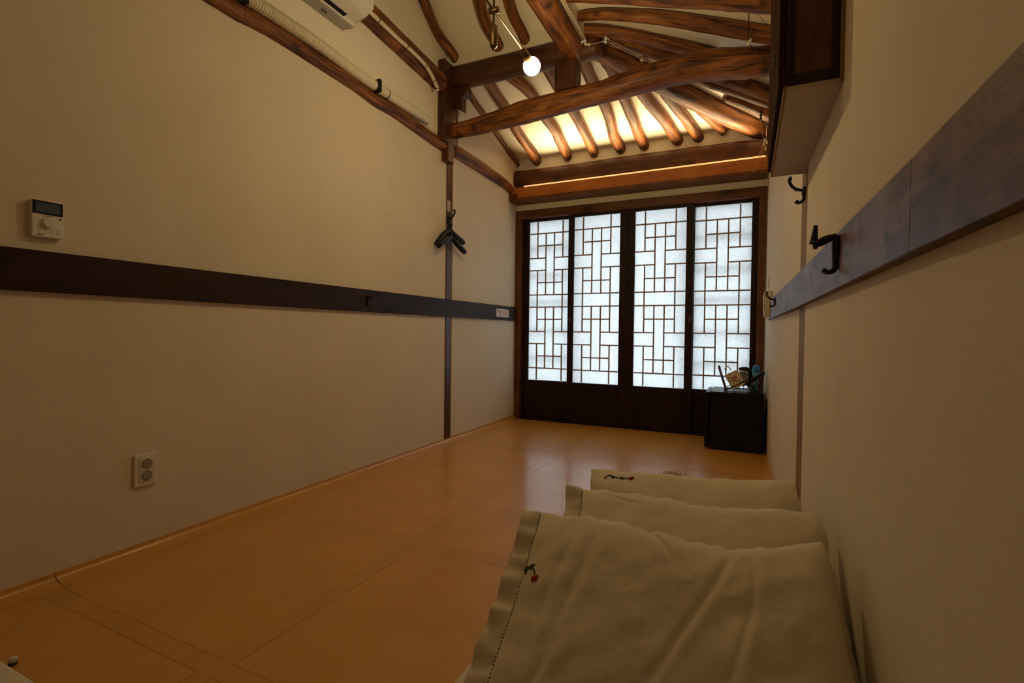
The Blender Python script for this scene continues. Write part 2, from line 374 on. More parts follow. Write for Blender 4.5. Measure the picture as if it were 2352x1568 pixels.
# ceiling: three plastered roof slopes and the upright infills between them
cl = thing('ceiling', (-0.9, 2.5, 2.6), 'whitewashed plaster ceiling slopes between exposed log rafters', kind='structure')
def slab(pts, th=0.10):
    bm = bmesh.new(); a = [bm.verts.new(p) for p in pts]; b = [bm.verts.new((p[0], p[1], p[2]+th)) for p in pts]; n = len(pts)
    bm.faces.new(a[::-1]); bm.faces.new(b)
    for i in range(n): bm.faces.new((a[i], a[(i+1) % n], b[(i+1) % n], b[i]))
    return bm
zf = lambda y: 2.375+0.27*(4.18-y)
zr = lambda x: 2.36+0.29*(0.15-x)
mk('roof_slope', slab([(-2.1, 3.012, zf(3.012)), (0.6, 3.012, zf(3.012)), (0.6, 4.95, zf(4.95)), (-2.1, 4.95, zf(4.95))]), 'plaster', cl)
mk('roof_slope', slab([(-0.945, -0.85, zr(-0.945)), (0.55, -0.85, zr(0.55)), (0.55, 4.6, zr(0.55)), (-0.945, 4.6, zr(-0.945))]), 'plaster', cl)
mk('roof_slope', slab([(-2.1, 3.03, 2.72), (-0.90, 3.03, 2.72), (-0.90, 1.30, 3.845), (-2.1, 1.30, 3.845)]), 'plaster', cl)
mk('roof_slope', slab([(-2.1, 1.34, 3.845), (-0.90, 1.34, 3.845), (-0.90, -0.85, 2.50), (-2.1, -0.85, 2.50)]), 'plaster', cl)
mk('plaster_infill', box(-1.95, -0.93, 2.985, 3.04, 2.60, 2.86), 'plaster', cl)
mk('plaster_infill', box(-0.955, -0.915, -0.8, 3.0, 2.58, 3.95), 'plaster', cl)

# ---- posts, rails and wall trims
def trim(name, label): return thing(name, (0, 0, 0), label, kind='structure')
# left rail
rl = mk('trim_1', box(XL-0.002, XL+0.018, -0.7, 4.145, 0.905, 1.029, 0.002), 'rail_l'); tag(rl, 'long dark brown wooden rail along the left wall', kind='structure')
# right rail in two boards with a butt joint
tr = thing('trim_2', (0.17, 1.5, 0.9), 'worn purplish-brown wooden rail along the right wall', kind='structure')
def rb(y0, y1):
    fx = lambda y: (0.190-0.0146*y) if y < 2.2 else 0.190-0.0146*2.2-(y-2.2)*0.0235
    yy = [y0+(y1-y0)*i/6 for i in range(7)]
    return prism([(fx(y), y) for y in yy]+[(fx(y)+(0.021 if y < 2.05 else 0.030), y) for y in yy[::-1]], 0.903, 1.021)
b_ = rb(-0.68, 0.762); bmesh.ops.bevel(b_, geom=[e for e in b_.edges if abs((e.verts[0].co-e.verts[1].co).y) > .05], offset=.002, segments=1, affect='EDGES'); mk('rail_board', b_, 'rail_r', tr)
b_ = rb(0.764, 3.70); bmesh.ops.bevel(b_, geom=[e for e in b_.edges if abs((e.verts[0].co-e.verts[1].co).y) > .05], offset=.002, segments=1, affect='EDGES'); mk('rail_board', b_, 'rail_r', tr)
# left slim post
lp = thing('trim_3', (XL, 3.03, 0), 'slim dark upright post dividing the left wall', kind='structure')
mk('post_face', box(XL-0.002, XL+0.006, 2.985, 3.050, 0.03, 2.08, 0.001), 'beam_z', lp)
mk('pale_patch', box(XL+0.0055, XL+0.0066, 2.988, 3.030, 1.655, 1.735), 'ply', lp)
mk('pale_edge', box(XL-0.002, XL+0.003, 3.052, 3.068, 0.03, 2.08), 'tanwood', lp)
up = thing('upper_post', (XL, 3.02, 2.05), 'dark squared upper post where the curved beam meets the left wall', 'post')
mk('post_block', box(XL-0.01, XL+0.055, 2.865, 3.050, 2.11, 2.66, 0.006), 'beam_z', up)
mk('wedge', prism([(XL, 2.92), (XL+0.05, 2.93), (XL+0.05, 3.00), (XL, 3.01)], 1.985, 2.11), 'beam_z', up)
# carved bracket under the cross beam
bm = extr([(XL+0.055, 2.50), (XL+0.165, 2.50), (XL+0.165, 2.455), (XL+0.125, 2.425), (XL+0.125, 2.335), (XL+0.055, 2.385)], 'y', 2.975, 3.035)
tag(mk('beam_bracket', bm, 'beam_z'), 'stepped dark bracket hanging under the straight cross beam at left post', 'bracket')
# right post strip
rp = mk('trim_4', box(0.181, 0.1925, 1.966, 2.186, 0.0, 2.3), 'tanwood'); tag(rp, 'narrow tan upright post strip in the right wall', kind='structure')

# ---- far wall beams and cove light
ev = thing('eave_beam', (-0.92, 4.1, 2.1), 'dark squared log beam lying along the end wall under the rafters', 'beam')
bm = bmesh.new()
pts = catmull([(-1.96, 4.15, 2.195), (-1.5, 4.15, 2.192), (-1.0, 4.15, 2.195), (-0.5, 4.15, 2.192), (-0.1, 4.15, 2.186), (0.15, 4.15, 2.165)], 7)
mk('beam_log', sweep(pts, 0.068, 16, rnoise=0.05, seed=3.2, squash=(0.95, 1.1), flat=0.9), 'beam_x', ev, True)
cv = thing('cove_board', (-0.92, 4.05, 2.0), 'reddish-brown cove board glowing along its top edge above the doors', 'cove light')
mk('front_board', box(-1.945, 0.118, 4.020, 4.045, 1.995, 2.086, 0.002), 'fascia', cv)
mk('bottom_lip', box(-1.945, 0.118, 4.012, 4.17, 1.968, 1.995, 0.002), 'frame_x', cv)
mk('end_block', box(-1.945, -1.87, 4.000, 4.02, 1.985, 2.03, 0.003), 'frame_z', cv)
mk('ledge', box(-1.945, 0.118, 4.045, 4.10, 1.995, 2.03), 'fascia', cv)
led = mk('light_strip', box(-1.82, 0.10, 4.0455, 4.051, 2.031, 2.1045), emit('warm_led_strip', (1.0, 0.52, 0.16), 1.1), cv)
ld = bpy.data.lights.new('cove_glow', 'AREA'); ld.shape = 'RECTANGLE'; ld.size = 1.75; ld.size_y = 0.012; ld.energy = COVE; ld.color = (1.0, 0.74, 0.40); ld.spread = math.radians(88)
lo = link(bpy.data.objects.new('cove_glow', ld)); lo.parent = cv
lo.location = Vector((-0.82, 4.050, 2.107)) - Vector(cv.location); lo.rotation_euler = (math.radians(180+26), 0, 0)

# ---- door frame
df = thing('trim_5', (-0.92, YF, 0), 'brown wooden frame around the four sliding paper doors', kind='structure')
mk('head', box(-1.945, 0.114, 4.150, 4.26, 1.838, 1.912, 0.003), 'frame_x', df)
mk('jamb', box(-1.943, -1.893, 4.152, 4.26, 0, 1.838, 0.002), 'frame_z', df)
mk('jamb', box(0.066, 0.114, 4.152, 4.26, 0, 1.838, 0.002), 'frame_z', df)
mk('sill', box(-1.893, 0.066, 4.156, 4.26, -0.005, 0.012), 'door_x', df)
# ---- sliding leaves
barcache = {}
def bar(parent, x, y, z, sx, sz):
    key = (round(sx, 4), round(sz, 4))
    if key not in barcache:
        bm = box(-sx/2, sx/2, -0.005, 0.005, -sz/2, sz/2); me = bpy.data.meshes.new('lattice_bar'); bm.to_mesh(me); bm.free(); me.materials.append(M['lattice']); barcache[key] = me
    o = link(bpy.data.objects.new('lattice_bar', barcache[key])); o.parent = parent; o.location = Vector((x, y, z))-Vector(parent.location)
def leaf(n, x0, x1, px0, px1, yf, label, key=None):
    z0, z1 = 0.362, 1.815
    t = thing('door_%d' % n, ((x0+x1)/2, yf+0.014, 0.012), label, kind='structure')
    mk('stile', box(x0, px0, yf, yf+0.028, 0.012, 1.838, 0.002), 'door_z', t); mk('stile', box(px1, x1, yf, yf+0.028, 0.012, 1.838, 0.002), 'door_z', t)
    mk('top_rail', box(px0, px1, yf+0.001, yf+0.027, z1, 1.838, 0.0015), 'door_x', t)
    mk('middle_rail', box(px0, px1, yf+0.001, yf+0.027, 0.298, z0, 0.0015), 'door_x', t)
    mk('bottom_rail', box(px0, px1, yf+0.001, yf+0.027, 0.012, 0.085, 0.0015), 'door_x', t)
    mk('bottom_panel', box(px0, px1, yf+0.010, yf+0.020, 0.085, 0.298), 'door_z', t)
    mk('paper_pane', box(px0, px1, yf+0.0158, yf+0.0162, z0, z1), 'paper', t)
    cw = (px1-px0)/5; rh = (z1-z0)/13; th = 0.0105; yb = yf+0.0105
    X = lambda c: px0+c*cw
    Z = lambda r: z1-r*rh
    def H(r, a, b): bar(t, (X(a)+X(b))/2, yb, Z(r), X(b)-X(a), th)
    def V(c, a, b): bar(t, X(c), yb, (Z(a)+Z(b))/2, th, Z(a)-Z(b)-th)
    for r in (1, 6, 7, 12): H(r, 0, 5)
    for b0 in (1, 7):
        H(b0+1, 1, 4); H(b0+4, 1, 4)
        for r in (b0+2, b0+3): H(r, 0, 2); H(r, 3, 5)
        for c in (2, 3): V(c, b0, b0+5)
        for c in (1, 4): V(c, b0, b0+2); V(c, b0+3, b0+5)
    for r in (0, 6, 12):
        for c in (1, 4): V(c, r, r+1)
    if n == 2: mk('astragal', box(x1-0.012, x1+0.012, yf+0.0285, yf+0.034, 0.013, 1.837), 'door_z', t)
    if key:
        kp = mk('pull_plate', lathe([(0.010, 0), (0.013, 0.001), (0.012, 0.003), (0.0, 0.003)], (key, yf, 0.930), (0, -1, 0), 16, box(key-0.007, key+0.007, yf-0.003, yf, 0.895, 0.925, 0.001)), 'brass', t)
        mk('keyhole', lathe([(0.004, 0), (0.004, 0.001)], (key, yf-0.003, 0.930), (0, -1, 0), 10), 'black', kp)
leaf(1, -1.893, -1.388, -1.828, -1.424, 4.205, 'leftmost paper sliding door with lattice, set on the rear track')
leaf(2, -1.437, -0.9147, -1.385, -0.980, 4.168, 'second paper sliding door from the left, front track, left of the centre join', -1.414)
leaf(3, -0.9143, -0.392, -0.855, -0.449, 4.168, 'third paper sliding door from the left, front track, right of the centre join', -0.413)
leaf(4, -0.440, 0.067, -0.388, 0.022, 4.205, 'rightmost paper sliding door, on the rear track behind the black fridge')
# outer shutters standing behind the two rear leaves, their rails shadow the paper
for i, (x0, x1, lab) in enumerate(((-1.90, -1.40, 'outer shutter seen as faint bars behind the leftmost paper door'), (-0.43, 0.075, 'outer shutter seen as faint bars behind the rightmost paper door'))):
    t = thing('outer_shutter', ((x0+x1)/2, 4.29, 0.0), lab, 'shutter', 'outer shutters')
    mk('stile', box(x0, x0+0.04, 4.275, 4.291, 0, 1.85), 'door_z', t); mk('stile', box(x1-0.04, x1, 4.275, 4.291, 0, 1.85), 'door_z', t)
    for z in (0.33, 0.574, 0.83, 1.085, 1.33, 1.577, 1.83): mk('rail', box(x0+0.04, x1-0.04, 4.277, 4.289, z-0.013, z+0.013), 'door_x', t)
# courtyard outside
tag(mk('courtyard_ground', box(-9, 8, 4.36, 16, -0.55, -0.40), 'stone'), 'pale stone courtyard outside the paper doors', kind='structure')

# =================================================================== TIMBERS
def log(name, pts, r, seed, label, cat='rafter', group=None, seg=14, rn=0.10, n=7, mat='log', squash=(1, 1), flat=0.0, taper=1.0):
    c = catmull(pts, n); N = len(c)
    R = [r*(1+(taper-1)*i/(N-1)) for i in range(N)] if not isinstance(r, list) else None
    if R is None:
        R = []
        m = len(r)-1
        for i in range(N):
            q = i/(N-1)*m; k = min(int(q), m-1); R.append(r[k]+(r[k+1]-r[k])*(q-k))
    return tag(mk(name, sweep(c, R, seg, rnoise=rn, seed=seed, squash=squash, flat=flat), mat, None, True), label, cat, group)
RG = 'log rafters above the paper doors'
ordw = ['first', 'second', 'third', 'fourth', 'fifth', 'sixth', 'seventh', 'eighth', 'ninth']
F = [
 [(-1.922, 3.0, 2.66), (-1.922, 3.193, 2.611), (-1.931, 3.334, 2.573), (-1.929, 3.483, 2.533), (-1.935, 3.749, 2.461), (-1.940, 3.945, 2.408), (-1.940, 4.2, 2.339)],
 [(-1.715, 3.0, 2.66), (-1.726, 3.204, 2.609), (-1.728, 3.37, 2.564), (-1.724, 3.467, 2.537), (-1.746, 3.717, 2.47), (-1.743, 3.908, 2.418), (-1.739, 4.033, 2.385), (-1.745, 4.189, 2.343)],
 [(-1.63, 3.02, 2.66), (-1.532, 3.207, 2.608), (-1.489, 3.296, 2.584), (-1.468, 3.39, 2.558), (-1.457, 3.638, 2.491), (-1.436, 3.807, 2.446), (-1.446, 3.94, 2.41), (-1.458, 4.203, 2.339)],
 [(-1.28, 3.0, 2.66), (-1.26, 3.267, 2.591), (-1.228, 3.668, 2.483), (-1.218, 3.852, 2.434), (-1.215, 4.038, 2.383), (-1.214, 4.196, 2.341)],
 [(-1.02, 3.03, 2.65), (-1.015, 3.277, 2.589), (-1.008, 3.4, 2.556), (-0.982, 3.637, 2.492), (-0.985, 3.837, 2.437), (-1.002, 3.994, 2.395), (-0.982, 4.202, 2.339)],
 [(-0.90, 3.05, 2.64), (-0.875, 3.223, 2.603), (-0.85, 3.36, 2.567), (-0.827, 3.669, 2.483), (-0.815, 3.846, 2.435), (-0.807, 4.01, 2.391), (-0.79, 4.201, 2.339)],
 [(-0.80, 3.23, 2.60), (-0.747, 3.433, 2.547), (-0.687, 3.622, 2.496), (-0.639, 3.776, 2.454), (-0.583, 3.936, 2.411), (-0.541, 4.12, 2.361), (-0.519, 4.214, 2.336)],
 [(-0.66, 3.27, 2.59), (-0.602, 3.434, 2.546), (-0.55, 3.607, 2.5), (-0.499, 3.767, 2.457), (-0.441, 3.933, 2.412), (-0.398, 4.081, 2.372), (-0.368, 4.185, 2.344)],
 [(-0.45, 3.60, 2.50), (-0.417, 3.669, 2.483), (-0.342, 3.845, 2.435), (-0.27, 3.978, 2.4), (-0.19, 4.14, 2.357)]]
FR = [0.024, 0.040, 0.042, 0.040, 0.042, 0.041, 0.043, 0.041, 0.033]
for i, (p, r) in enumerate(zip(F, FR)):
    lab = '%s log rafter from the left of the row running down to the paper doors' % ordw[i]
    if i == 0: lab = 'thin log rafter hugging the left wall above the paper doors'
    if i == 8: lab = 'short last log rafter of the row, tucked under the hip rafter'
    log('log_rafter', p, r, i*1.7+0.3, lab, 'rafter', RG)
log('hip_rafter', [(-0.93, 3.04, 2.61), (-0.884, 3.098, 2.605), (-0.688, 3.325, 2.548), (-0.497, 3.561, 2.484), (-0.391, 3.674, 2.454), (-0.228, 3.855, 2.405), (-0.084, 4.006, 2.366), (0.096, 4.2, 2.312)], [0.062, 0.062, 0.060, 0.056], 21.0,
    'thick hip rafter running diagonally to the far right corner', 'rafter', rn=0.07, flat=0.55)
RR = {'a': ([(-0.163, 3.658, 2.411), (-0.054, 3.742, 2.379), (0.102, 3.881, 2.334), (0.14, 3.92, 2.32)], 0.036, 'short blunt-ended log rafter just above the hip rafter at far right'),
 'b': ([(-0.40, 3.36, 2.48), (-0.323, 3.417, 2.457), (-0.258, 3.465, 2.438), (-0.068, 3.577, 2.383), (0.117, 3.699, 2.33)], 0.036, 'dark log rafter behind the curved beam, second above the hip rafter'),
 'c': ([(-0.33, 3.29, 2.46), (-0.216, 3.363, 2.426), (-0.097, 3.435, 2.392), (0.008, 3.505, 2.361), (0.112, 3.576, 2.331)], 0.040, 'dark log rafter half hidden behind right end of curved beam'),
 'd': ([(-0.787, 3.011, 2.592), (-0.636, 3.066, 2.548), (-0.542, 3.137, 2.521), (-0.407, 3.215, 2.482), (-0.2, 3.33, 2.42)], 0.034, 'reddish log rafter wedged between hip rafter and gnarled grey-brown rafter'),
 'e': ([(-0.959, 2.915, 2.645), (-0.765, 2.928, 2.592), (-0.547, 2.989, 2.528), (-0.375, 3.048, 2.476), (-0.2, 3.11, 2.42)], 0.036, 'gnarled grey-brown log rafter sloping down behind the curved beam'),
 'f': ([(-0.952, 2.786, 2.645), (-0.77, 2.751, 2.592), (-0.525, 2.754, 2.52), (-0.3, 2.79, 2.453), (-0.085, 2.84, 2.39), (0.084, 2.883, 2.339), (0.14, 2.89, 2.325)], [0.026, 0.034, 0.040, 0.043], 'arched log rafter crossing to the tall cabinet, lower of the two'),
 'g': ([(-0.94, 2.555, 2.632), (-0.82, 2.566, 2.601), (-0.451, 2.587, 2.494), (-0.173, 2.604, 2.414), (0.074, 2.627, 2.342), (0.15, 2.63, 2.32)], 0.038, 'log rafter along the top edge of the view at right')}
for i, (k, (p, r, lab)) in enumerate(RR.items()): log('log_rafter', p, r, 31+i*2.3, lab, 'rafter', 'log rafters sloping to the right wall')
# rafters of the upper slope
for i, (x, xt, r, lab) in enumerate(((-1.885, -1.90, 0.032, 'slender log rafter nearest the left wall over the straight cross beam'), (-1.54, -1.52, 0.036, 'log rafter behind the brass lamp over the straight cross beam'), (-1.348, -1.325, 0.035, 'log rafter nearest the squared ridge-side beam, over the straight cross beam'))):
    p = [(x, 3.02, 2.70), (x, 2.94, 2.735), (x-0.02*(i == 0)-0.018, 2.80, 2.820), (xt, 2.55, 2.985), (xt, 2.2, 3.215), (xt, 1.8, 3.48), (xt, 1.4, 3.74)]
    log('log_rafter', p, r, 51+i*1.9, lab, 'rafter', 'log rafters of the upper slope')
# main curved beam
MB = [(-2.0, 3.005, 2.209), (-1.684, 3.0, 2.220), (-1.35, 3.0, 2.249), (-1.064, 3.0, 2.267), (-0.833, 3.0, 2.279), (-0.619, 3.0, 2.299), (-0.415, 3.0, 2.317), (-0.225, 3.0, 2.311), (-0.043, 3.0, 2.283), (0.16, 3.0, 2.255)]
log('main_beam', MB, [0.044, 0.058, 0.072, 0.069, 0.066, 0.072, 0.080, 0.082, 0.080, 0.072], 61.0, 'thick crooked log beam spanning the room from left post to right wall', 'beam', seg=24, rn=0.055, n=12)
# straight cross beam, beam toward camera, short post
cb = thing('cross_beam', (-1.4, 2.99, 2.5), 'straight squared cross beam above the crooked log beam', 'beam')
mk('beam_timber', sweep(catmull([(-1.95, 2.99, 2.575), (-1.6, 2.99, 2.57), (-1.2, 2.99, 2.568), (-0.835, 2.99, 2.560)], 8), 0.072, 16, rnoise=0.04, seed=71, flat=0.8, squash=(0.9, 0.95)), 'beam_x', cb, True)
rbm = thing('ridge_side_beam', (-1.0, 1.4, 2.5), 'squared log beam running from the short post toward the viewer', 'beam')
mk('beam_timber', sweep(catmull([(-1.0, 3.04, 2.565), (-1.0, 2.7, 2.565), (-1.002, 2.2, 2.57), (-1.0, 1.4, 2.57), (-1.0, 0.3, 2.57), (-1.0, -0.75, 2.57)], 10), 0.074, 16, rnoise=0.04, seed=75, flat=0.7, squash=(0.95, 1.0)), 'log', rbm, True)
sp = thing('short_post', (-1.05, 2.99, 2.32), 'short square post standing on the crooked log beam', 'post')
mk('post_block', box(-1.118, -0.982, 2.935, 3.05, 2.32, 2.515, 0.004), 'beam_z', sp)
# log and top beam on the left wall
LL = [(-1.946, -0.7, 2.118), (-1.946, 0.4, 2.120), (-1.946, 1.294, 2.118), (-1.946, 1.402, 2.121), (-1.946, 1.525, 2.129), (-1.946, 1.82, 2.128), (-1.946, 2.051, 2.125), (-1.946, 2.231, 2.112), (-1.946, 2.43, 2.118), (-1.946, 2.785, 2.094), (-1.946, 2.97, 2.098)]
log('wall_log', LL, [0.040, 0.038, 0.034, 0.038, 0.042], 81.0, 'rough log running along the left wall below the rolled screen', 'beam', rn=0.08, n=9)
log('wall_log', [(-1.955, 3.05, 2.112), (-1.955, 3.5, 2.108), (-1.955, 3.9, 2.098), (-1.95, 4.12, 2.060)], [0.052, 0.052, 0.048, 0.042], 83.0, 'short wall log from the left post down to the end wall', 'beam', rn=0.06, n=8)
log('wall_plate', [(-1.945, -0.7, 2.57), (-1.945, 0.6, 2.57), (-1.945, 1.7, 2.565), (-1.945, 2.15, 2.552), (-1.945, 2.75, 2.508), (-1.945, 2.88, 2.503)], 0.066, 85.0, 'dark timber plate high on the left wall behind the white pipe', 'beam', rn=0.05, flat=0.6, n=9)

# =================================================================== FIXTURES ON THE LEFT WALL
# air conditioner
ac = thing('air_conditioner', (XL, 1.5, 2.37), 'white wall-mounted air conditioner at top of the left wall', 'air conditioner')
x0 = XL+0.002
body = [(x0, 2.372), (x0+0.075, 2.366), (x0+0.085, 2.385), (x0+0.155, 2.398), (x0+0.205, 2.425), (x0+0.212, 2.47), (x0+0.205, 2.66), (x0+0.18, 2.675), (x0, 2.675)]
bm = extr(body, 'y', 1.17, 1.985); bmesh.ops.bevel(bm, geom=bm.edges[:], offset=0.004, segments=2, affect='EDGES'); mk('body', bm, 'white', ac)
mk('underside_panel', extr([(x0+0.002, 2.366), (x0+0.076, 2.360), (x0+0.076, 2.368), (x0+0.002, 2.374)], 'y', 1.175, 1.978), 'acgrey', ac)
mk('outlet_slot', extr([(x0+0.080, 2.377), (x0+0.110, 2.384), (x0+0.110, 2.390), (x0+0.080, 2.384)], 'y', 1.20, 1.905), 'blackplastic', ac)
mk('louver', extr([(x0+0.108, 2.380), (x0+0.175, 2.400), (x0+0.174, 2.406), (x0+0.108, 2.386)], 'y', 1.20, 1.90), 'white', ac)
mk('front_cover', extr([(x0+0.2085, 2.43), (x0+0.2155, 2.47), (x0+0.2085, 2.655), (x0+0.204, 2.655), (x0+0.204, 2.43)], 'y', 1.172, 1.953), 'white', ac)
mk('label_mark', box(x0+0.035, x0+0.048, 1.80, 1.83, 2.3585, 2.3625), 'mark', ac)
# pipe
pp = thing('wrapped_pipe', (-1.86, 2.4, 2.5), 'white wrapped refrigerant pipe curving along the dark timber plate', 'pipe')
PC = catmull([(-1.865, 1.94, 2.520), (-1.865, 2.107, 2.513), (-1.865, 2.30, 2.501), (-1.866, 2.53, 2.491), (-1.868, 2.646, 2.469), (-1.868, 2.735, 2.412), (-1.87, 2.755, 2.385)], 6)
mk('pipe_run', sweep(PC, 0.0115, 10), 'pipe', pp, True)
for k in (8, 15, 22, 28, 33):
    t = (PC[k+1]-PC[k]).normalized(); mk('cable_tie', lathe([(0.0128, -0.002), (0.0128, 0.002)], PC[k], t, 12), 'black', pp)
# rolled pleated screen resting above the wall log
rs = thing('rolled_screen', (-1.9, 2.1, 2.19), 'long rolled cream pleated screen lying above the wall log', 'rolled screen')
n = 420; pts = []; rad = []
for i in range(n+1):
    u = i/n; pts.append((-1.912+0.003*math.sin(u*9), 1.40+1.315*u, 2.182+0.006*math.sin(u*3.4)-0.014*max(0, math.sin((u-.3)*4.5))))
    rad.append((0.029-0.002*u)*(1+(0.085*(1-u)+0.02)*math.sin(i*2*math.pi/4.0*1.02+random.uniform(-.5, .5))) * (0.6 if i in (0, n) else 1))
mk('pleated_roll', sweep(pts, rad, 14), 'roll', rs, False)
for y in (1.385, 2.205): mk('clamp', box(-1.943, -1.876, y-0.010, y+0.010, 2.138, 2.208, 0.003), 'black', rs)
mk('tie', lathe([(0.0295, -0.001), (0.0295, 0.001)], (-1.911, 2.295, 2.170), (0, 1, 0), 14), 'black', rs)
# thermostat
th = thing('thermostat', (XL, 0.757, 1.07), 'white room thermostat with dark display above the left rail', 'thermostat')
mk('body', box(XL-0.001, XL+0.021, 0.720, 0.795, 1.070, 1.180, 0.003, seg=2), 'white', th)
mk('display_bezel', box(XL+0.0205, XL+0.0225, 0.7215, 0.7935, 1.139, 1.1785, 0.0005), 'blackplastic', th)
mk('display', box(XL+0.022, XL+0.0230, 0.7285, 0.7865, 1.1445, 1.1725), 'glassblue', th)
mk('dial', lathe([(0.017, 0), (0.017, 0.0025), (0.0145, 0.003), (0.0135, 0.0095), (0.012, 0.0105), (0, 0.0105)], (XL+0.021, 0.757, 1.1135), (1, 0, 0), 24), 'white', th, False)
for k in range(4):
    b_ = mk('button', box(XL+0.0205, XL+0.0225, 0.7335+k*0.0148, 0.7415+k*0.0148, 1.083, 1.091, 0.0012), 'white', th)
    mk('button_mark', box(XL+0.0205, XL+0.0213, 0.7345+k*0.0148, 0.7405+k*0.0148, 1.0935, 1.0948), 'mark', th)
mk('printed_mark', box(XL+0.0205, XL+0.0212, 0.748, 0.768, 1.1335, 1.1358), 'mark', th)
mk('printed_mark', box(XL+0.0205, XL+0.0212, 0.7835, 0.790, 1.1275, 1.133), 'mark', th)
mk('printed_mark', box(XL+0.0205, XL+0.0212, 0.732, 0.746, 1.0755, 1.0790), 'mark', th)
# power outlet
ou = thing('wall_outlet', (XL, 1.034, 0.235), 'white double power outlet low on the left wall', 'outlet')
mk('frame_plate', box(XL-0.001, XL+0.011, 0.996, 1.072, 0.235, 0.349, 0.004, seg=2), 'white', ou)
mk('insert', box(XL+0.010, XL+0.0135, 1.009, 1.059, 0.248, 0.336, 0.0015), 'whitedim', ou)
for z in (0.3135, 0.2705):
    s = mk('socket', lathe([(0.0185, 0), (0.0185, 0.0012), (0.0168, 0.0012), (0.0162, 0.0004), (0, 0.0004)], (XL+0.0135, 1.034, z), (1, 0, 0), 24), 'socket', ou)
    for (dy, dz, r) in ((0, 0, .0018), (-.0125, .006, .0022), (-.0125, -.006, .0022), (0, .0150, .0020)):
        mk('contact_hole', lathe([(r, 0.0003), (r, 0.0008)], (XL+0.0135, 1.034+dy, z+dz), (1, 0, 0), 8), 'black', s)
    if z < 0.3: mk('earth_slot', box(XL+0.0138, XL+0.0145, 1.026, 1.036, z-0.0165, z-0.0125), 'black', s)
# iron hooks
def coat_hook(name, base, d, sc_, label, group='iron wall hooks', style=0):
    """d: unit vector out of the wall, base: point on the wall"""
    b = Vector(base); d = Vector(d); u = Vector((0, 0, 1))
    t = thing(name, b, label, 'hook', group); k_ = 1.45
    P = lambda o, h: b+d*(o*sc_)+u*(h*sc_)
    if style == 0:   # angular: back plate, straight arm with upright horn, low curl
        mk('back_plate', sweep([P(0.004, 0.036), P(0.005, 0.015), P(0.005, -0.015), P(0.004, -0.034)], [k_*q_ for q_ in [0.0045*sc_, .006*sc_, .005*sc_, .0045*sc_]], 8), 'black', t, True)
        mk('arm', sweep(catmull([P(0.004, 0.034), P(0.02, 0.030), P(0.036, 0.022), P(0.048, 0.019)], 4), [k_*q_ for q_ in [(.0062-.0018*abs(i-6)/6+(.003 if i > 9 else 0))*sc_ for i in range(13)]], 8), 'black', t, True)
        mk('horn', sweep(catmull([P(0.047, 0.020), P(0.045, 0.034), P(0.0435, 0.050), P(0.043, 0.060)], 3), [k_*q_ for q_ in [(.0056-.00033*i)*sc_ for i in range(10)]], 8), 'black', t, True)
        mk('curl', sweep(catmull([P(0.004, -0.022), P(0.008, -0.036), P(0.018, -0.041), P(0.029, -0.035)], 4), [k_*q_ for q_ in [(.0045-.0001*i)*sc_ for i in range(13)]], 8), 'black', t, True)
    else:            # scrolled double hook
        mk('back_plate', sweep([P(0.002, 0.02), P(0.003, 0.0), P(0.002, -0.02)], [k_*q_ for q_ in [.004*sc_, .006*sc_, .004*sc_]], 8), 'black', t, True)
        mk('upper_scroll', sweep(catmull([P(0.003, 0.008), P(0.02, 0.012), P(0.034, 0.020), P(0.045, 0.036), P(0.046, 0.050), P(0.041, 0.053)], 4), [k_*q_ for q_ in [(.0034+(.002*max(0, i-15)/5))*sc_ for i in range(21)]], 8), 'black', t, True)
        mk('lower_scroll', sweep(catmull([P(0.003, 0.006), P(-0.0+0.003, -0.010), P(0.008, -0.026), P(0.02, -0.030), P(0.027, -0.024)], 4), [k_*q_ for q_ in [(.0034+(.0016*max(0, i-11)/5))*sc_ for i in range(17)]], 8), 'black', t, True)
        mk('spur', sweep([P(0.026, 0.014), P(0.031, 0.009)], [k_*q_ for q_ in [.003*sc_, .0015*sc_]], 6), 'black', t, True)
coat_hook('coat_hook', (0.190-0.0146*1.237, 1.237, 0.976), (-1, 0, 0), 1.0, 'large angular black iron hook on the right rail, nearest the camera')
coat_hook('coat_hook', (0.190-0.0146*2.2-0.84*0.0235, 3.04, 0.985), (-1, 0, 0), 0.95, 'small scrolled black hook at far end of the right rail', style=1)
coat_hook('coat_hook', (0.181, 2.06, 1.312), (-1, 0, 0), 1.1, 'scrolled black double hook on the tan post under the cabinet', style=1)
coat_hook('coat_hook', (XL+0.018, 2.162, 0.965), (1, 0, 0), 0.75, 'small black hook on the dark left rail')
coat_hook('coat_hook', (XL+0.006, 2.998, 1.590), (1, 0, 0), 1.25, 'black hook on the left post holding the hangers', style=1)
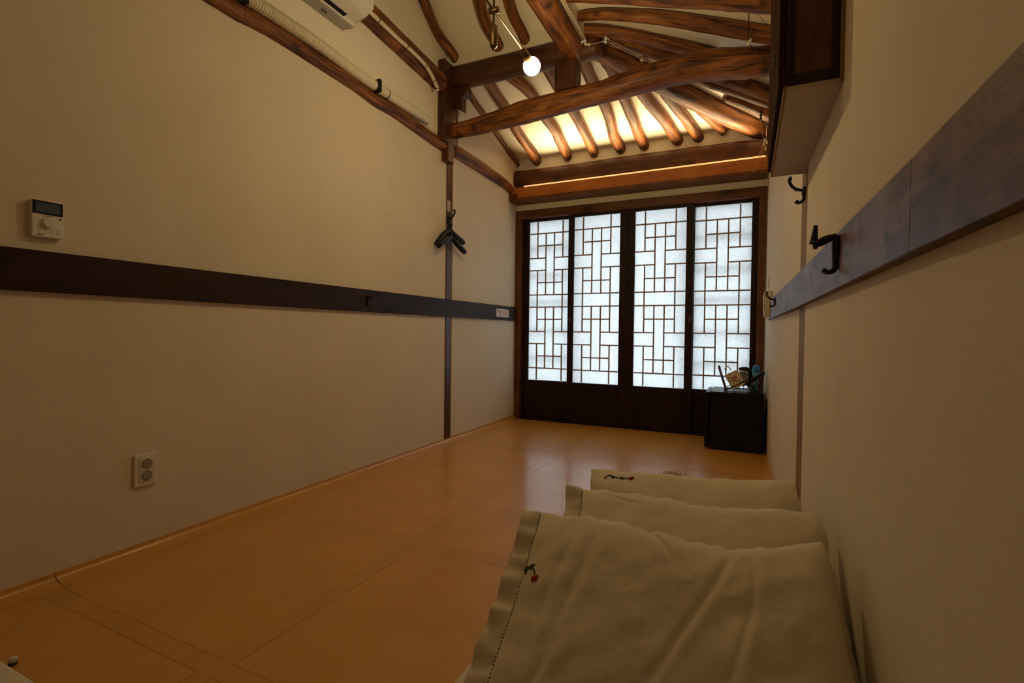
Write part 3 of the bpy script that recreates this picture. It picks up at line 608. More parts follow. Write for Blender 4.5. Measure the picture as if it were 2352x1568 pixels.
# hangers
def hanger(xo, ya, za, tipL, tipR, label):
    t = thing('coat_hanger', (xo, ya, za-0.10), label, 'hanger', 'black coat hangers')
    A = Vector((xo, ya, za))
    L = catmull([A, A+(Vector((xo+0.01, *tipL))-A)*0.45+Vector((0, 0, 0.010)), Vector((xo+0.012, *tipL))], 8)
    Rr = catmull([A, A+(Vector((xo+0.01, *tipR))-A)*0.45+Vector((0, 0, -0.004)), Vector((xo+0.012, *tipR))], 8)
    sh = lambda N: [0.014+0.006*math.sin(i/(N-1)*2.4) * (1 if i < N-1 else 0.5) for i in range(N)]
    mk('shoulder', sweep(L, sh(len(L)), 12, squash=(1.0, 1.0)), 'blackplastic', t, True)
    mk('shoulder', sweep(Rr, sh(len(Rr)), 12), 'blackplastic', t, True)
    mk('neck', sweep([A+Vector((0, 0, -0.006)), A+Vector((0, 0, 0.016)), A+Vector((0, 0, 0.03))], [0.015, 0.012, 0.006], 10), 'blackplastic', t, True)
    hk = [A+Vector((0, 0, 0.028)), A+Vector((0, 0, 0.060)), A+Vector((-0.004, 0.010, 0.080)), A+Vector((-0.004, 0.0, 0.094)), A+Vector((-0.004, -0.012, 0.085))]
    mk('wire_hook', sweep(catmull(hk, 5), 0.002, 6), 'black', t, True)
hanger(-1.893, 2.975, 1.465, (2.795, 1.372), (3.143, 1.380), 'black coat hanger hanging in front on the left post hook')
hanger(-1.921, 2.995, 1.522, (2.815, 1.392), (3.170, 1.455), 'black coat hanger hanging behind another on the left post hook')
# printed card tucked on the left rail
cdt = thing('printed_card', (XL+0.02, 3.87, 0.93), 'small white and pink printed card hanging on the left rail near the doors', 'card')
mk('card_sheet', box(XL+0.0185, XL+0.0195, 3.745, 3.985, 0.931, 1.000), 'tissue', cdt)
for i in range(5):
    for j in range(7): mk('print_block', box(XL+0.0194, XL+0.0198, 3.785+j*0.027, 3.785+j*0.027+0.021, 0.940+i*0.0108, 0.9475+i*0.0108), 'pink', cdt)
mk('pin', sweep(catmull([(XL+0.019, 3.762, 0.985), (XL+0.03, 3.765, 0.982), (XL+0.034, 3.775, 0.965), (XL+0.03, 3.785, 0.96)], 4), 0.002, 6), 'black', cdt, True)
mk('pin', sweep(catmull([(XL+0.018, 4.03, 0.985), (XL+0.03, 4.035, 0.98), (XL+0.03, 4.045, 0.965), (XL+0.026, 4.05, 0.955)], 4), 0.002, 6), 'brass', cdt, True)

# =================================================================== RIGHT WALL: cabinet, switch, box
cb_ = thing('wall_cabinet', (0.13, 1.7, 1.375), 'tall shallow dark wooden cabinet hung on the right wall', 'cabinet')
cy0, cy1, cx0, cx1, cz0, cz1 = 1.350, 2.050, 0.0745, 0.181, 1.378, 2.24
mk('bottom_board', box(cx0, cx1+0.006, cy0-0.002, cy1, cz0, cz0+0.012, 0.001), 'ply', cb_)
mk('edge_strip', box(cx0-0.006, cx0, cy0-0.002, cy1, cz0, cz0+0.016), 'tanwood', cb_)
mk('side_stile', box(cx0, cx0+0.016, cy0, cy0+0.018, cz0+0.012, cz1, 0.001), 'door_z', cb_)
mk('side_stile', box(cx1-0.016, cx1, cy0, cy0+0.018, cz0+0.012, cz1, 0.001), 'door_z', cb_)
mk('side_rail', box(cx0+0.016, cx1-0.016, cy0, cy0+0.018, cz0+0.012, cz0+0.040, 0.001), 'door_x', cb_)
mk('side_panel', box(cx0+0.016, cx1-0.016, cy0+0.005, cy0+0.014, cz0+0.040, cz1), 'beam_z', cb_)
mk('side_panel', box(cx0, cx1, cy1-0.018, cy1, cz0+0.012, cz1), 'door_z', cb_)
mk('top_board', box(cx0, cx1, cy0, cy1, cz1, cz1+0.015), 'door_x', cb_)
mk('back_board', box(cx1, cx1+0.007, cy0-0.012, cy1, cz0+0.002, cz1), 'tanwood', cb_)
for a, b2 in ((cy0+0.002, (cy0+cy1)/2-0.001), ((cy0+cy1)/2+0.001, cy1)):
    d = mk('cabinet_door', box(cx0-0.017, cx0-0.001, a, b2, cz0+0.018, cz1, 0.0015), 'cabfront', cb_)
    if a < 1.5:
        mk('latch', sweep(catmull([(cx0-0.018, 1.44, 1.512), (cx0-0.024, 1.44, 1.512), (cx0-0.024, 1.44, 1.490), (cx0-0.018, 1.44, 1.488)], 3), 0.0022, 6), 'brass', d, True)
        mk('latch_plate', box(cx0-0.0185, cx0-0.0165, 1.430, 1.450, 1.470, 1.520), 'brass', d)
sb = thing('wall_phone_box', (0.12, 3.55, 0.91), 'cream plastic box at the far end of the right rail', 'wall box')
mk('base', box(0.122, 0.142, 3.50, 3.60, 0.912, 1.078, 0.003), 'whitedim', sb)
mk('cover', extr([(0.122, 0.914), (0.100, 0.918), (0.092, 0.95), (0.094, 1.00), (0.090, 1.05), (0.096, 1.074), (0.122, 1.076)], 'y', 3.503, 3.597), 'whitedim', sb)
sw = thing('light_switch', (0.13, 3.8, 1.09), 'slim white light switch beside the doors on right wall', 'switch')
mk('plate', box(0.127, 0.138, 3.775, 3.845, 1.085, 1.195, 0.002), 'white', sw); mk('rocker', box(0.1235, 0.128, 3.793, 3.827, 1.115, 1.165, 0.001), 'white', sw)
# outlet behind the fridge
so = thing('wall_outlet', (0.125, 3.93, 0.28), 'cream power outlet on right wall behind the black fridge', 'outlet')
mk('frame_plate', box(0.118, 0.130, 3.88, 3.95, 0.27, 0.39, 0.003), 'whitedim', so); mk('plug', box(0.095, 0.120, 3.90, 3.93, 0.29, 0.325, 0.004), 'blackplastic', so)

# =================================================================== LAMP
lm = thing('pendant_lamp', (-0.905, 1.71, 1.88), 'brass pendant lamp with long arm and glowing globe bulb', 'lamp')
J = Vector((-0.905, 1.71, 2.040))
mk('stem', sweep([(J.x, J.y, 1.955), (J.x, J.y, 3.55)], 0.0042, 10), 'brass', lm, True)
mk('canopy', lathe([(0.05, 0), (0.05, 0.01), (0.02, 0.03)], (J.x, J.y, 3.52)), 'brass', lm, True)
mk('joint', lathe([(0.011, -0.020), (0.0125, -0.018), (0.0125, 0.018), (0.011, 0.020)], J, (1, 0.15, 0), 18), 'brass', lm, True)
mk('arm', sweep([J+Vector((0, 0.30, -0.012)), J+Vector((0, -0.30, 0.012))], 0.0048, 10), 'brass', lm, True)
mk('end_weight', lathe([(0.004, 0.05), (0.0145, 0.045), (0.0150, 0.043), (0.0150, -0.030), (0.012, -0.036), (0.006, -0.040), (0.004, -0.048), (0, -0.05)], (J.x, J.y, 1.935), (0, 0, 1), 18), 'brass', lm, True)
for s in (1, -1):
    e = J+Vector((0, 0.285*s, -0.0115*s)); ax = Vector((0.10, 1.0*s, -0.42)).normalized()
    skt = mk('socket', lathe([(0.006, -0.012), (0.016, -0.008), (0.016, 0.014), (0.0175, 0.016), (0.0175, 0.040), (0.016, 0.046)], e, ax, 20), 'brass', lm, True)
    mk('bulb', sphere(e+ax*0.078, 0.0385, u=24, v=16), 'bulb' if s > 0 else 'bulb_b', lm, True)

# =================================================================== CABLES ON KNOB INSULATORS
def knob(c, ax, col, label, r=0.0095):
    t = thing('cable_insulator', c, label, 'insulator', 'porcelain cable knobs')
    mk('knob_body', lathe([(r*0.9, -0.022), (r, -0.020), (r, -0.004), (r*0.6, -0.002), (r*0.6, 0.003), (r, 0.005), (r, 0.016), (r*0.8, 0.019)], c, ax, 14), col, t, True)
    mk('screw', lathe([(r*0.35, 0), (r*0.3, 0.003)], Vector(c)+Vector(ax).normalized()*0.018, ax, 8), 'brass', t)
KA, KB, KC, KD, KE = (-0.925, 2.895, 2.552), (-0.905, 2.93, 2.550), (-0.786, 2.9, 2.530), (-0.610, 3.105, 2.480), (-0.016, 2.851, 2.312)
knob(KA, (-0.9, -.2, -.3), 'porcelain', 'white knob insulator on squared beam, left of its pair')
knob(KB, (0.9, -.1, -.3), 'porcelain', 'white knob insulator beside the squared beam, right of its pair')
knob(KC, (0, -0.2, -1), 'porcelain', 'white upright knob insulator at the head of the hip rafter')
knob(KD, (0, -0.8, -.5), 'porcelain', 'white round knob insulator part way down the hip rafter')
knob(KE, (-0.3, -0.1, -1), 'porcelain', 'grey-white knob insulator hanging on dark cable near cabinet')
knob((0.06, 3.83, 2.30), (0, -0.1, -1), 'black', 'black knob insulator under the short blunt rafter at far right', 0.008)
knob((0.108, 4.02, 2.32), (-1, 0, -0.2), 'black', 'upper black knob insulator on right wall by the hip rafter', 0.010)
knob((0.108, 4.05, 2.21), (-1, 0, -0.2), 'black', 'lower black knob insulator on right wall by the eave beam', 0.012)
knob((-1.865, 2.955, 2.262), (0.4, -1, 0), 'porcelain', 'tiny white knob where crooked beam meets left post', 0.004)
def cable(pts, r, mat, label): tag(mk('cable', sweep(catmull(pts, 6), r, 6), mat, None, True), label, 'cable', 'ceiling cables')
cable([(-0.921, -0.6, 2.60), (-0.921, 1.5, 2.575), (-0.921, 2.4, 2.555), (-0.922, 2.88, 2.552)], 0.0022, 'wire', 'pale cable along the lower edge of the squared beam')
cable([(-0.90, 2.93, 2.548), (-0.84, 2.915, 2.536), (-0.79, 2.9, 2.528)], 0.0022, 'wire', 'short pale cable between two white knob insulators')
cable([(-0.783, 2.9, 2.526), (-0.70, 3.0, 2.505), (-0.61, 3.10, 2.482), (-0.45, 3.26, 2.44), (-0.27, 3.47, 2.39), (0.06, 3.83, 2.30)], 0.0022, 'wire', 'pale cable down the side of the hip rafter')
cable([(-0.776, 2.9, 2.536), (-0.69, 3.0, 2.514), (-0.602, 3.10, 2.490), (-0.45, 3.27, 2.45)], 0.0022, 'wire', 'second pale cable above the first on the hip rafter')
cable([(-0.022, 2.60, 2.47), (-0.02, 2.75, 2.375), (-0.018, 2.84, 2.318)], 0.0024, 'wireblack', 'dark cable dropping to the hanging knob insulator')
cable([(-0.016, 2.85, 2.300), (0.03, 2.88, 2.255), (0.085, 2.905, 2.195)], 0.0024, 'wireblack', 'dark cable from hanging knob down across the crooked beam')
cable([(-0.20, 2.925, 2.240), (-0.10, 2.918, 2.220), (0.0, 2.91, 2.222), (0.10, 2.90, 2.240)], 0.0020, 'wireblack', 'thin dark cable along underside of crooked beam')
cable([(0.06, 3.83, 2.285), (0.068, 3.86, 2.22), (0.09, 3.95, 2.15)], 0.0018, 'wire', 'pale cable hanging below the black knob near the corner')
cable([(0.104, 4.02, 2.31), (0.100, 4.03, 2.26), (0.103, 4.05, 2.22)], 0.0022, 'wire', 'short pale cable between the black knobs on right wall')
# hanging chain loop
ch = thing('brass_chain', (0.06, 3.99, 1.99), 'short doubled gold chain hanging before the cove board', 'chain')
lk = bmesh.new()
def torus(bm, c, ax, R, r, sx=1.5, S=10, s=5):
    q = Vector(ax).normalized().to_track_quat('Z', 'Y').to_matrix(); rr = []
    for i in range(S):
        a = 2*math.pi*i/S; ring = []
        for k in range(s):
            b = 2*math.pi*k/s; p = Vector(((R+r*math.cos(b))*math.cos(a)*sx, (R+r*math.cos(b))*math.sin(a), r*math.sin(b))); ring.append(bm.verts.new(Vector(c)+q @ p))
        rr.append(ring)
    for i in range(S):
        for k in range(s): bm.faces.new((rr[i][k], rr[(i+1) % S][k], rr[(i+1) % S][(k+1) % s], rr[i][(k+1) % s]))
for sx_, sg in ((0.0, 14), (0.018, 13)):
    a, b = Vector((0.022+sx_*0.5, 3.985, 1.985)), Vector((0.078+sx_, 3.985, 2.150))
    for i in range(sg):
        bm = bmesh.new(); u = i/(sg-1); c = a.lerp(b, u); d = (b-a).normalized()
        side = Vector((d.z, 0, -d.x)) if i % 2 else Vector((0, 1, 0))
        torus(bm, c, side, 0.0052, 0.0014, 1.0, 8, 5); mk('chain_link', bm, 'gold', ch, True)
for i, (x, z) in enumerate(((0.085, 2.165), (0.098, 2.13), (0.105, 2.175), (0.092, 2.19))): mk('metal_clasp', box(x-0.006, x+0.004, 3.98, 3.99, z-0.012, z+0.012, 0.002), 'porcelain', ch)

# =================================================================== FRIDGE AND THINGS ON IT
fr = thing('mini_fridge', (-0.07, 3.89, 0), 'low black mini fridge in the corner before the paper doors', 'fridge')
mk('cabinet_body', box(-0.222, 0.112, 3.70, 4.09, 0.012, 0.400, 0.006, seg=2), 'fridge', fr)
mk('door', box(-0.256, -0.226, 3.70, 4.09, 0.014, 0.400, 0.009, seg=3), 'fridge', fr)
mk('top_panel', box(-0.220, 0.108, 3.705, 4.085, 0.400, 0.4035, 0.001), 'fridge', fr)
for x in (-0.20, 0.09):
    for y in (3.73, 4.06): mk('foot', lathe([(0.014, 0), (0.014, 0.013)], (x, y, 0), (0, 0, 1), 12), 'blackplastic', fr)
for k in range(6): mk('vent_slit', box(0.02, 0.08, 3.6985, 3.7005, 0.055+k*0.012, 0.060+k*0.012), 'black', fr)
mk('power_cord', sweep(catmull([(0.114, 4.06, 0.10), (0.117, 4.0, 0.06), (0.113, 3.96, 0.12), (0.118, 3.93, 0.22), (0.108, 3.915, 0.305)], 6), 0.003, 6), 'blackplastic', fr, True)
# wire basket, tilted with its open side toward the room
bk = thing('wire_basket', (0.0, 3.86, 0.4035), 'tilted black wire basket on the fridge holding toiletries', 'basket')
A0, A1 = Vector((-0.135, 0, 0.412)), Vector((0.115, 0, 0.545))      # rising rim line, left low to right high
def bw(p, q, r=0.0022): mk('wire', sweep([p, q], r, 6), 'black', bk, True)
for y in (3.76, 3.98):
    bw(A0+Vector((0, y, 0)), A1+Vector((0, y, 0)), 0.0034)
    bw(Vector((-0.115, y, 0.4065)), Vector((0.085, y, 0.4065)), 0.0025)
    bw(Vector((-0.115, y, 0.4065)), A0+Vector((0, y, 0)), 0.0025); bw(Vector((0.085, y, 0.4065)), A1+Vector((0, y, 0)), 0.0025)
    for k in range(1, 8):
        u = k/8; bw(Vector((-0.115+0.2*u, y, 0.4065)), A0.lerp(A1, u)+Vector((0, y, 0)), 0.0012)
for (p, q) in ((A0, A0), (A1, A1)): bw(p+Vector((0, 3.76, 0)), q+Vector((0, 3.98, 0)), 0.0034)
for k in range(6):
    x = -0.115+0.04*k; bw(Vector((x, 3.76, 0.4065)), Vector((x, 3.98, 0.4065)), 0.0015)
bw(Vector((-0.155, 3.755, 0.482)), Vector((0.01, 3.755, 0.480)), 0.0015)
def rotbox(name, parent, c, dims, R, mat, bev=0.0015):
    bm = box(-dims[0]/2, dims[0]/2, -dims[1]/2, dims[1]/2, -dims[2]/2, dims[2]/2, bev)
    for v in bm.verts: v.co = R @ v.co + Vector(c)
    return mk(name, bm, mat, parent)
ry = lambda a: Matrix.Rotation(math.radians(a), 3, 'Y')
bd = tag(rotbox('brown_board', None, (-0.150, 3.83, 0.492), (0.010, 0.12, 0.180), ry(-17), 'brownboard'), 'thin brown board leaning in the wire basket', 'board')
tb = thing('tissue_box', (-0.07, 3.80, 0.43), 'cream tissue box with a round pink print in the wire basket', 'tissue box')
Rb = ry(-28); cB = Vector((-0.068, 3.80, 0.487))
rotbox('box_body', tb, cB, (0.092, 0.075, 0.112), Rb, 'box')
def onbox(u, v): return cB + Rb @ Vector((u, -0.0385, v))
def disc(name, u, v, a, b, mat, off=0.0):
    bm = bmesh.new(); N = 20; c = onbox(u, v); f = Rb @ Vector((0, -0.0006-off, 0))
    top = [bm.verts.new(c+f+Rb @ Vector((a*math.cos(2*math.pi*k/N), 0, b*math.sin(2*math.pi*k/N)))) for k in range(N)]
    bot = [bm.verts.new(v_.co-f) for v_ in top]; bm.faces.new(top); bm.faces.new(bot[::-1])
    for k in range(N): bm.faces.new((top[k], bot[k], bot[(k+1) % N], top[(k+1) % N]))
    return mk(name, bm, mat, tb)
disc('printed_oval', 0.002, 0.012, 0.024, 0.019, 'pink'); disc('printed_dot', -0.007, 0.012, 0.0045, 0.0055, 'brownboard', .0004); disc('printed_dot', 0.010, 0.013, 0.0045, 0.0055, 'brownboard', .0004)
disc('printed_dot', 0.028, 0.040, 0.0050, 0.0050, 'redprint'); disc('printed_dot', -0.030, 0.030, 0.0045, 0.0045, 'redprint'); disc('printed_dot', 0.030, -0.012, 0.0045, 0.0045, 'redprint')
disc('printed_dot', -0.014, 0.048, 0.014, 0.0022, 'mark')
ts = bmesh.new()
g_ = bmesh.ops.create_grid(ts, x_segments=8, y_segments=8, size=0.04)
for v in g_['verts']:
    a, b = v.co.x, v.co.y
    v.co = Vector((-0.118+a*0.55, 3.86+b*0.5, 0.555+0.028*(1-(a/.04)**2)*0.8+0.012*noise.noise(Vector((a*60, b*60, 1)))-0.25*abs(b)))
bmesh.ops.solidify(ts, geom=ts.faces[:], thickness=0.0006)
tag(mk('tissue', ts, 'tissue', None, True), 'crumpled white tissue behind the tissue box', 'tissue')
hd = thing('hair_dryer', (0.02, 3.85, 0.42), 'black hair dryer with curved handle lying in the wire basket', 'hair dryer')
mk('handle', sweep(catmull([(-0.045, 3.80, 0.560), (-0.012, 3.80, 0.566), (0.018, 3.81, 0.555), (0.030, 3.82, 0.520), (0.026, 3.83, 0.480), (0.016, 3.83, 0.44)], 6), [0.010+0.0035*math.sin(i/30*3.1) for i in range(31)], 12), 'blackplastic', hd, True)
mk('barrel', sweep(catmull([(-0.030, 3.86, 0.545), (0.01, 3.87, 0.485), (0.04, 3.88, 0.445)], 6), [0.030]*7+[0.028]*6, 16), 'acgrey', hd, True)
sc2 = thing('spray_can', (0.062, 3.93, 0.41), 'tall spray can with bright blue cap in the wire basket', 'spray can')
mk('can', lathe([(0.0, 0), (0.023, 0.0), (0.0245, 0.004), (0.0245, 0.118), (0.022, 0.124)], (0.052, 3.93, 0.412), (0.10, 0, 1), 22), 'canbody', sc2, True)
mk('cap', lathe([(0.0225, 0.122), (0.0235, 0.126), (0.0225, 0.160), (0.018, 0.172), (0.008, 0.176), (0, 0.176)], (0.052, 3.93, 0.412), (0.10, 0, 1), 22), 'blue', sc2, True)
bs = thing('hair_brush', (0.07, 3.80, 0.42), 'long black brush slanting out of the wire basket', 'brush')
mk('brush_handle', sweep(catmull([(-0.02, 3.77, 0.445), (0.04, 3.77, 0.488), (0.075, 3.77, 0.515), (0.108, 3.77, 0.548)], 6), [0.006+0.006*math.sin(i/18*2.6) for i in range(19)], 10), 'blackplastic', bs, True)

# =================================================================== BEDDING AND PILLOWS
def segs_of(a, b, c, n=7):
    key = (a, b, c)
    if key not in SEGC:
        P_ = [((1-u)**2*a[0]+2*u*(1-u)*b[0]+u*u*c[0], (1-u)**2*a[1]+2*u*(1-u)*b[1]+u*u*c[1]) for u in [i/n for i in range(n+1)]]
        SEGC[key] = [(P_[i], P_[i+1], i/n) for i in range(n)]
    return SEGC[key]
SEGC = {}
def pillow(TL, TR, lean, Hh, T, seed, label, hem=True, flower=None, wr=1.0, sag=0.0, flare=0.0, folds=(), pk=0.3, rc=0.03):
    TL, TR = Vector(TL), Vector(TR); W = (TR-TL).length; U = (TR-TL).normalized()
    bd_ = Vector((-U.y, U.x, 0)).normalized(); a = math.radians(lean)
    V = (bd_*math.cos(a)+Vector((0, 0, 1))*math.sin(a)).normalized(); N = U.cross(V).normalized()
    C0 = (TL+TR)/2 - V*(Hh/2)
    root = thing('pillow', C0-N*(T/2), label, 'pillow', 'cream cotton pillows')
    nu, nv = 170, 120
    hs = -0.865 if hem else -1.0          # stitched line; outside it the cover is a flat hem
    def outline(s, t):
        u = s*W/2*(1-0.03*(1-t*t)*(1 if s > 0 else 0.25)); v = t*Hh/2*(1-0.045*(1-s*s))
        if s > 0: u *= 1-0.02*s*s*abs(t)**7
        v *= 1-(rc*s**9 if s > 0 else 0.0)
        if s < 0: u -= flare*(-s)*((1-t)/2)**1.4
        if t > 0:
            v += -sag*math.exp(-((s-0.35)/0.42)**2)*t
            v += (0.035*max(0, s-0.72) if rc < 0.02 else 0)*t+0.004*pk*math.sin(s*23+seed)*t**6*(1-s*s) + 0.003*pk*math.sin(s*51+seed*2)*t**6*(1-s*s)
        v += 0.006*noise.noise(Vector((s*4.5, t*1.5, seed+3)))*abs(t)**3
        u += 0.006*noise.noise(Vector((t*5, seed+9, 0)))*abs(s)**4
        return u, v
    def puff(s, t):
        s2 = (s-hs)/(1-hs)*2-1 if s > hs else -1
        e = max(0.0, 1-abs(s2)**3.6)**0.52*max(0.0, 1-abs(t)**3.2)**0.50
        return e
    def wrinkle(s, t, side):
        p = Vector((s*W*3.2, t*Hh*3.2, seed+side*5))
        k = 0.0
        for (f0, f1, f2, amp, wd) in folds:      # pulled folds: ridge beside a soft valley along a bent line
            best = 9.0; sg = 1.0; al = 0.0
            for (A, B, o) in segs_of(f0, f1, f2):
                ax, ay, bx, by = A[0], A[1], B[0], B[1]; dx, dy = bx-ax, by-ay; L2 = dx*dx+dy*dy
                q = min(1.0, max(0.0, ((s-ax)*dx+(t-ay)*dy)/L2)); ex, ey = s-ax-q*dx, t-ay-q*dy; d_ = math.hypot(ex*W, ey*Hh)
                if d_ < best: best = d_; sg = 1.0 if dx*ey-dy*ex > 0 else -1.0; al = o+q/7
            env = math.sin(math.pi*min(1, max(0, al*0.92+0.06)))**0.7; x_ = sg*best/wd
            k += amp*env*(0.5*math.exp(-(x_-0.95)**2*0.5)-1.15*math.exp(-(x_+0.15)**2*1.5)) if side == 1 else 0
        dl = max(0, 1-(s+1)/0.5)
        k += 0.004*dl*math.sin((t*16+s*5+seed)+2.2*noise.noise(p))
        k += 0.006*noise.noise(p*1.3)+0.0045*noise.noise(Vector((p.x*1.2-p.y*1.6, p.x*0.5+p.y*0.4, seed))*2.0)
        k += 0.0018*noise.noise(p*4)+0.0008*noise.noise(p*11)
        return k*wr
    bm = bmesh.new(); G = {}
    for side in (1, -1):
        for i in range(nu+1):
            for j in range(nv+1):
                s = -1+2*i/nu; t = -1+2*j/nv
                edge = i in (0, nu) or j in (0, nv)
                if edge and side == -1: G[(side, i, j)] = G[(1, i, j)]; continue
                u, v = outline(s, t); e = puff(s, t)
                h = e*T/2 + (wrinkle(s, t, side)*min(1, e*1.6) if e > 0 else 0)
                wv = 0.0
                if hem and s < hs:
                    q = (hs-s)/(hs+1) if hs > -1 else 0
                    wv = 0.008*math.sin(t*17+seed+2*math.sin(t*5))*abs((hs-s)/(1+hs)) + 0.006*noise.noise(Vector((t*9, seed, 2)))
                    h = 0.0018 if not edge else 0
                G[(side, i, j)] = bm.verts.new(C0+U*u+V*v+N*(side*h+wv))
    for side in (1, -1):
        for i in range(nu):
            for j in range(nv):
                q = [G[(side, i, j)], G[(side, i+1, j)], G[(side, i+1, j+1)], G[(side, i, j+1)]]
                if len(set(q)) < 4: continue
                try: bm.faces.new(q if side == 1 else q[::-1])
                except ValueError: pass
    cover = mk('cover', bm, 'cloth', root, True)
    def P(s, t, off=0.0012):
        u, v = outline(s, t); e = puff(s, t); h = e*T/2 + (wrinkle(s, t, 1)*min(1, e*1.6) if e > 0 else 0)
        return C0+U*u+V*v+N*(max(h, 0.0018)+off)
    if hem:
        bm = bmesh.new(); n = 64
        for k in range(n):
            t0 = -0.97+1.94*k/n; t1 = t0+1.94/n*0.55
            sweep([P(hs+0.004, t0), P(hs+0.004, t1)], 0.0013, 5, bm)
        st = mk('stitching', bm, 'thread', root); st['kind'] = 'stuff'
    if flower:
        (s0, t0), pts, blossom, leaves = flower
        fo = mk('embroidered_stem', sweep(catmull([P(s0+a_, t0+b_, .001) for a_, b_ in pts], 5), 0.0016, 6), 'green', root, True)
        for (a_, b_, ang) in leaves:
            c = P(s0+a_, t0+b_, .0008); d = (U*math.cos(ang)+V*math.sin(ang)); n2 = N.cross(d)
            bm = bmesh.new(); vs = [bm.verts.new(c+d*(x*0.011)+n2*(y*0.0042)+N*z) for x, y, z in ((-1, 0, 0), (-.3, 1, 0), (.4, .8, 0), (1, 0, 0), (.4, -.8, 0), (-.3, -1, 0), (0, 0, .0015))]
            for k in range(6): bm.faces.new((vs[k], vs[(k+1) % 6], vs[6]))
            bm.faces.new(vs[:6][::-1]); mk('embroidered_leaf', bm, 'green', root)
        a_, b_ = blossom; c = P(s0+a_, t0+b_, .001)
        bm = bmesh.new()
        for k in range(3):
            ang = math.radians(-100+k*38); sphere(c+U*math.cos(ang)*0.005+V*math.sin(ang)*0.005, 0.0056, bm, u=8, v=6)
        mk('embroidered_flower', bm, 'red', root, True)
    return root
pillow((-0.445, 1.008, 0.405), (0.146, 1.100, 0.400), 41, 0.44, 0.15, 1.3, 'nearest cream cotton pillow with stitched hem and embroidered red flower', True,
       ((-0.860, 0.36), [(0.0, 0.02), (0.02, 0.035), (0.045, 0.0), (0.075, -0.005), (0.10, -0.065)], (0.103, -0.085), [(0.030, -0.025, -1.3), (0.072, 0.018, 0.4)]), 1.0, 0.026, 0.055,
       [((0.42, 0.86), (0.28, 0.30), (-0.22, -0.70), 0.0065, 0.020), ((0.53, 0.84), (0.56, 0.2), (0.18, -0.7), 0.0040, 0.018), ((-0.52, 0.80), (-0.66, 0.30), (-0.70, -0.5), 0.0045, 0.022),
        ((-0.40, 0.78), (-0.50, 0.20), (-0.62, -0.5), 0.0045, 0.024), ((-0.10, 0.96), (0.0, 0.82), (0.06, 0.62), 0.007, 0.014), ((-0.5, -0.1), (-0.58, -0.45), (-0.72, -0.9), 0.004, 0.02)], 0.8, 0.0)
pillow((-0.408, 1.203, 0.405), (0.160, 1.306, 0.400), 41, 0.44, 0.14, 4.7, 'middle cream cotton pillow with stitched hem between two other pillows', True, None, 0.7, 0.010, 0.03, [((-0.7, 0.9), (-0.5, 0.8), (-0.3, 0.78), 0.004, 0.012)], 0.7)
pillow((-0.408, 1.414, 0.398), (0.128, 1.564, 0.400), 43, 0.42, 0.135, 8.2, 'farthest cream cotton pillow with small stitched flower sprig along its top edge', False,
       ((-0.86, 0.80), [(0.0, -0.02), (0.04, 0.03), (0.08, 0.02), (0.16, -0.02), (0.24, -0.01)], (0.255, 0.0), [(0.085, -0.01, -1.0), (0.17, 0.0, 0.6)]), 0.6, 0.004, 0.0, [((-0.80, 0.97), (-0.72, 0.86), (-0.66, 0.75), 0.005, 0.010), ((-0.98, 0.80), (-0.92, 0.75), (-0.86, 0.72), 0.004, 0.008)], 0.25)
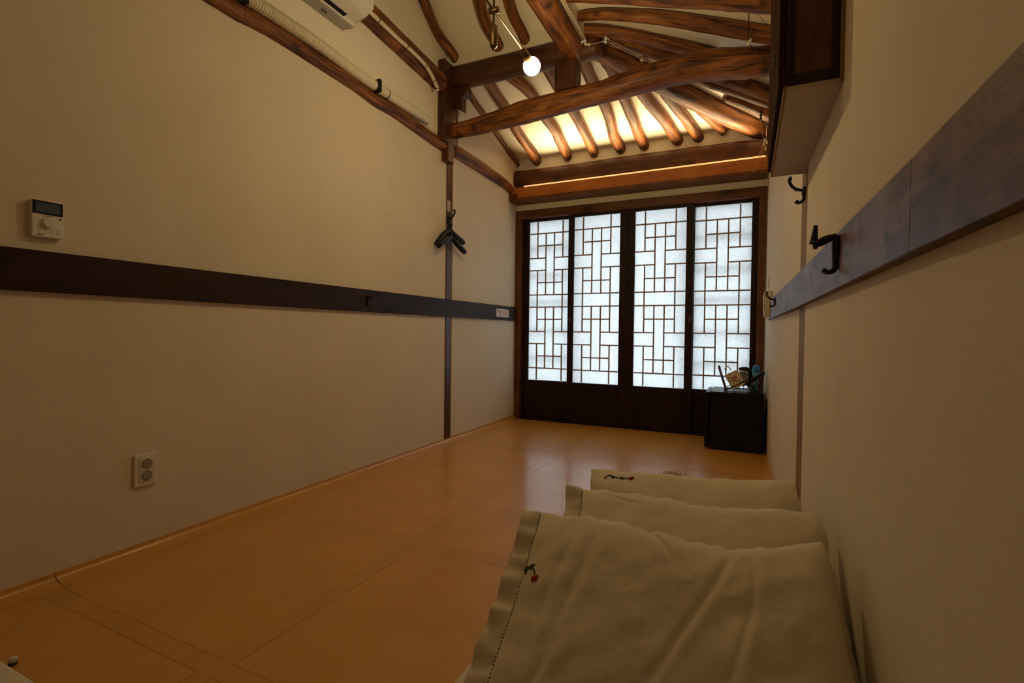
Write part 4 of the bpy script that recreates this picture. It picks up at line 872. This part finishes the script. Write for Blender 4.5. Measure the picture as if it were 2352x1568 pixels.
# folded quilt under the pillows
def quilt(x0, x1, y0, y1, z1, seed, name, label, cat, mat='cloth', n=3, layers=3):
    t = thing(name, ((x0+x1)/2, (y0+y1)/2, 0.001), label, cat)
    hL = z1/layers
    for l in range(layers):
        bm = bmesh.new(); prof = []
        nx, ny = 34, 40
        r = hL*0.5
        ring = []
        for j in range(ny+1):
            y = y0+(y1-y0)*j/ny; row = []
            ins = r*0.9 if j in (0, ny) else 0
            for k in range(24):
                a = 2*math.pi*k/24
                # rounded-rectangle section
                cx_ = (x0+x1)/2; hx = (x1-x0)/2-r; sxn = 1 if math.cos(a) > 0 else -1
                px = cx_ + sxn*hx*min(1, abs(math.cos(a))*3) + math.cos(a)*r*(1-ins/r*0.8)
                pz = hL*l + r + math.sin(a)*r*(1-ins/r*0.8)
                px += 0.006*noise.noise(Vector((y*7, a, seed+l))) ; pz += 0.003*noise.noise(Vector((y*8, px*8, seed+l)))
                row.append(bm.verts.new((px, y, max(pz, 0.0015))))
            ring.append(row)
        for j in range(ny):
            for k in range(24): bm.faces.new((ring[j][k], ring[j][(k+1) % 24], ring[j+1][(k+1) % 24], ring[j+1][k]))
        bm.faces.new(ring[0][::-1]); bm.faces.new(ring[-1])
        mk('folded_layer', bm, mat, t, True)
    return t
quilt(-0.555, 0.165, 0.42, 0.985, 0.052, 2.0, 'folded_quilt', 'folded cream quilt whose edge shows under the nearest pillow', 'quilt', layers=2)
quilt(-0.34, 0.14, 1.00, 1.42, 0.04, 3.0, 'folded_quilt', 'thin folded cream quilt beneath the two farther pillows', 'quilt', layers=2)
quilt(-0.36, 0.12, 1.62, 1.80, 0.27, 5.0, 'folded_blanket', 'folded cream blanket stacked behind the farthest pillow', 'blanket', layers=4)
# lace ruffle showing above the farthest pillow
bm = bmesh.new(); n = 80; a = []; b = []
for i in range(n+1):
    u = i/n; x = -0.245+0.10*u; w_ = 0.012*math.sin(u*40); z = 0.36+0.018*math.sin(u*math.pi)+0.004*math.sin(u*47)
    a.append(bm.verts.new((x, 1.60+w_, 0.262))); b.append(bm.verts.new((x, 1.60+w_*1.4, z-0.005)))
for i in range(n): bm.faces.new((a[i], a[i+1], b[i+1], b[i]))
bmesh.ops.solidify(bm, geom=bm.faces[:], thickness=0.0012)
tag(mk('lace_ruffle', bm, 'cloth', None, True), 'small gathered cream lace ruffle peeking over the farthest pillow', 'lace trim')
# folded towel and little jar at the near left
quilt(-1.80, -1.30, 0.22, 0.507, 0.05, 9.0, 'folded_towel', 'corner of a folded pale towel at the bottom left edge', 'towel', layers=2)
jr = thing('small_jar', (-1.552, 0.541, 0.0), 'tiny pale lidded jar beside the towel at bottom left edge', 'jar')
mk('jar_body', lathe([(0, 0.0), (0.008, 0.0), (0.0085, 0.002), (0.0085, 0.007), (0.007, 0.008)], (-1.552, 0.541, 0.0008), (0, 0, 1), 18), 'green', jr, True)
mk('jar_lid', lathe([(0.0080, 0.008), (0.0083, 0.009), (0.0083, 0.017), (0.007, 0.018), (0, 0.018)], (-1.552, 0.541, 0.0008), (0, 0, 1), 18), 'whitedim', jr, True)
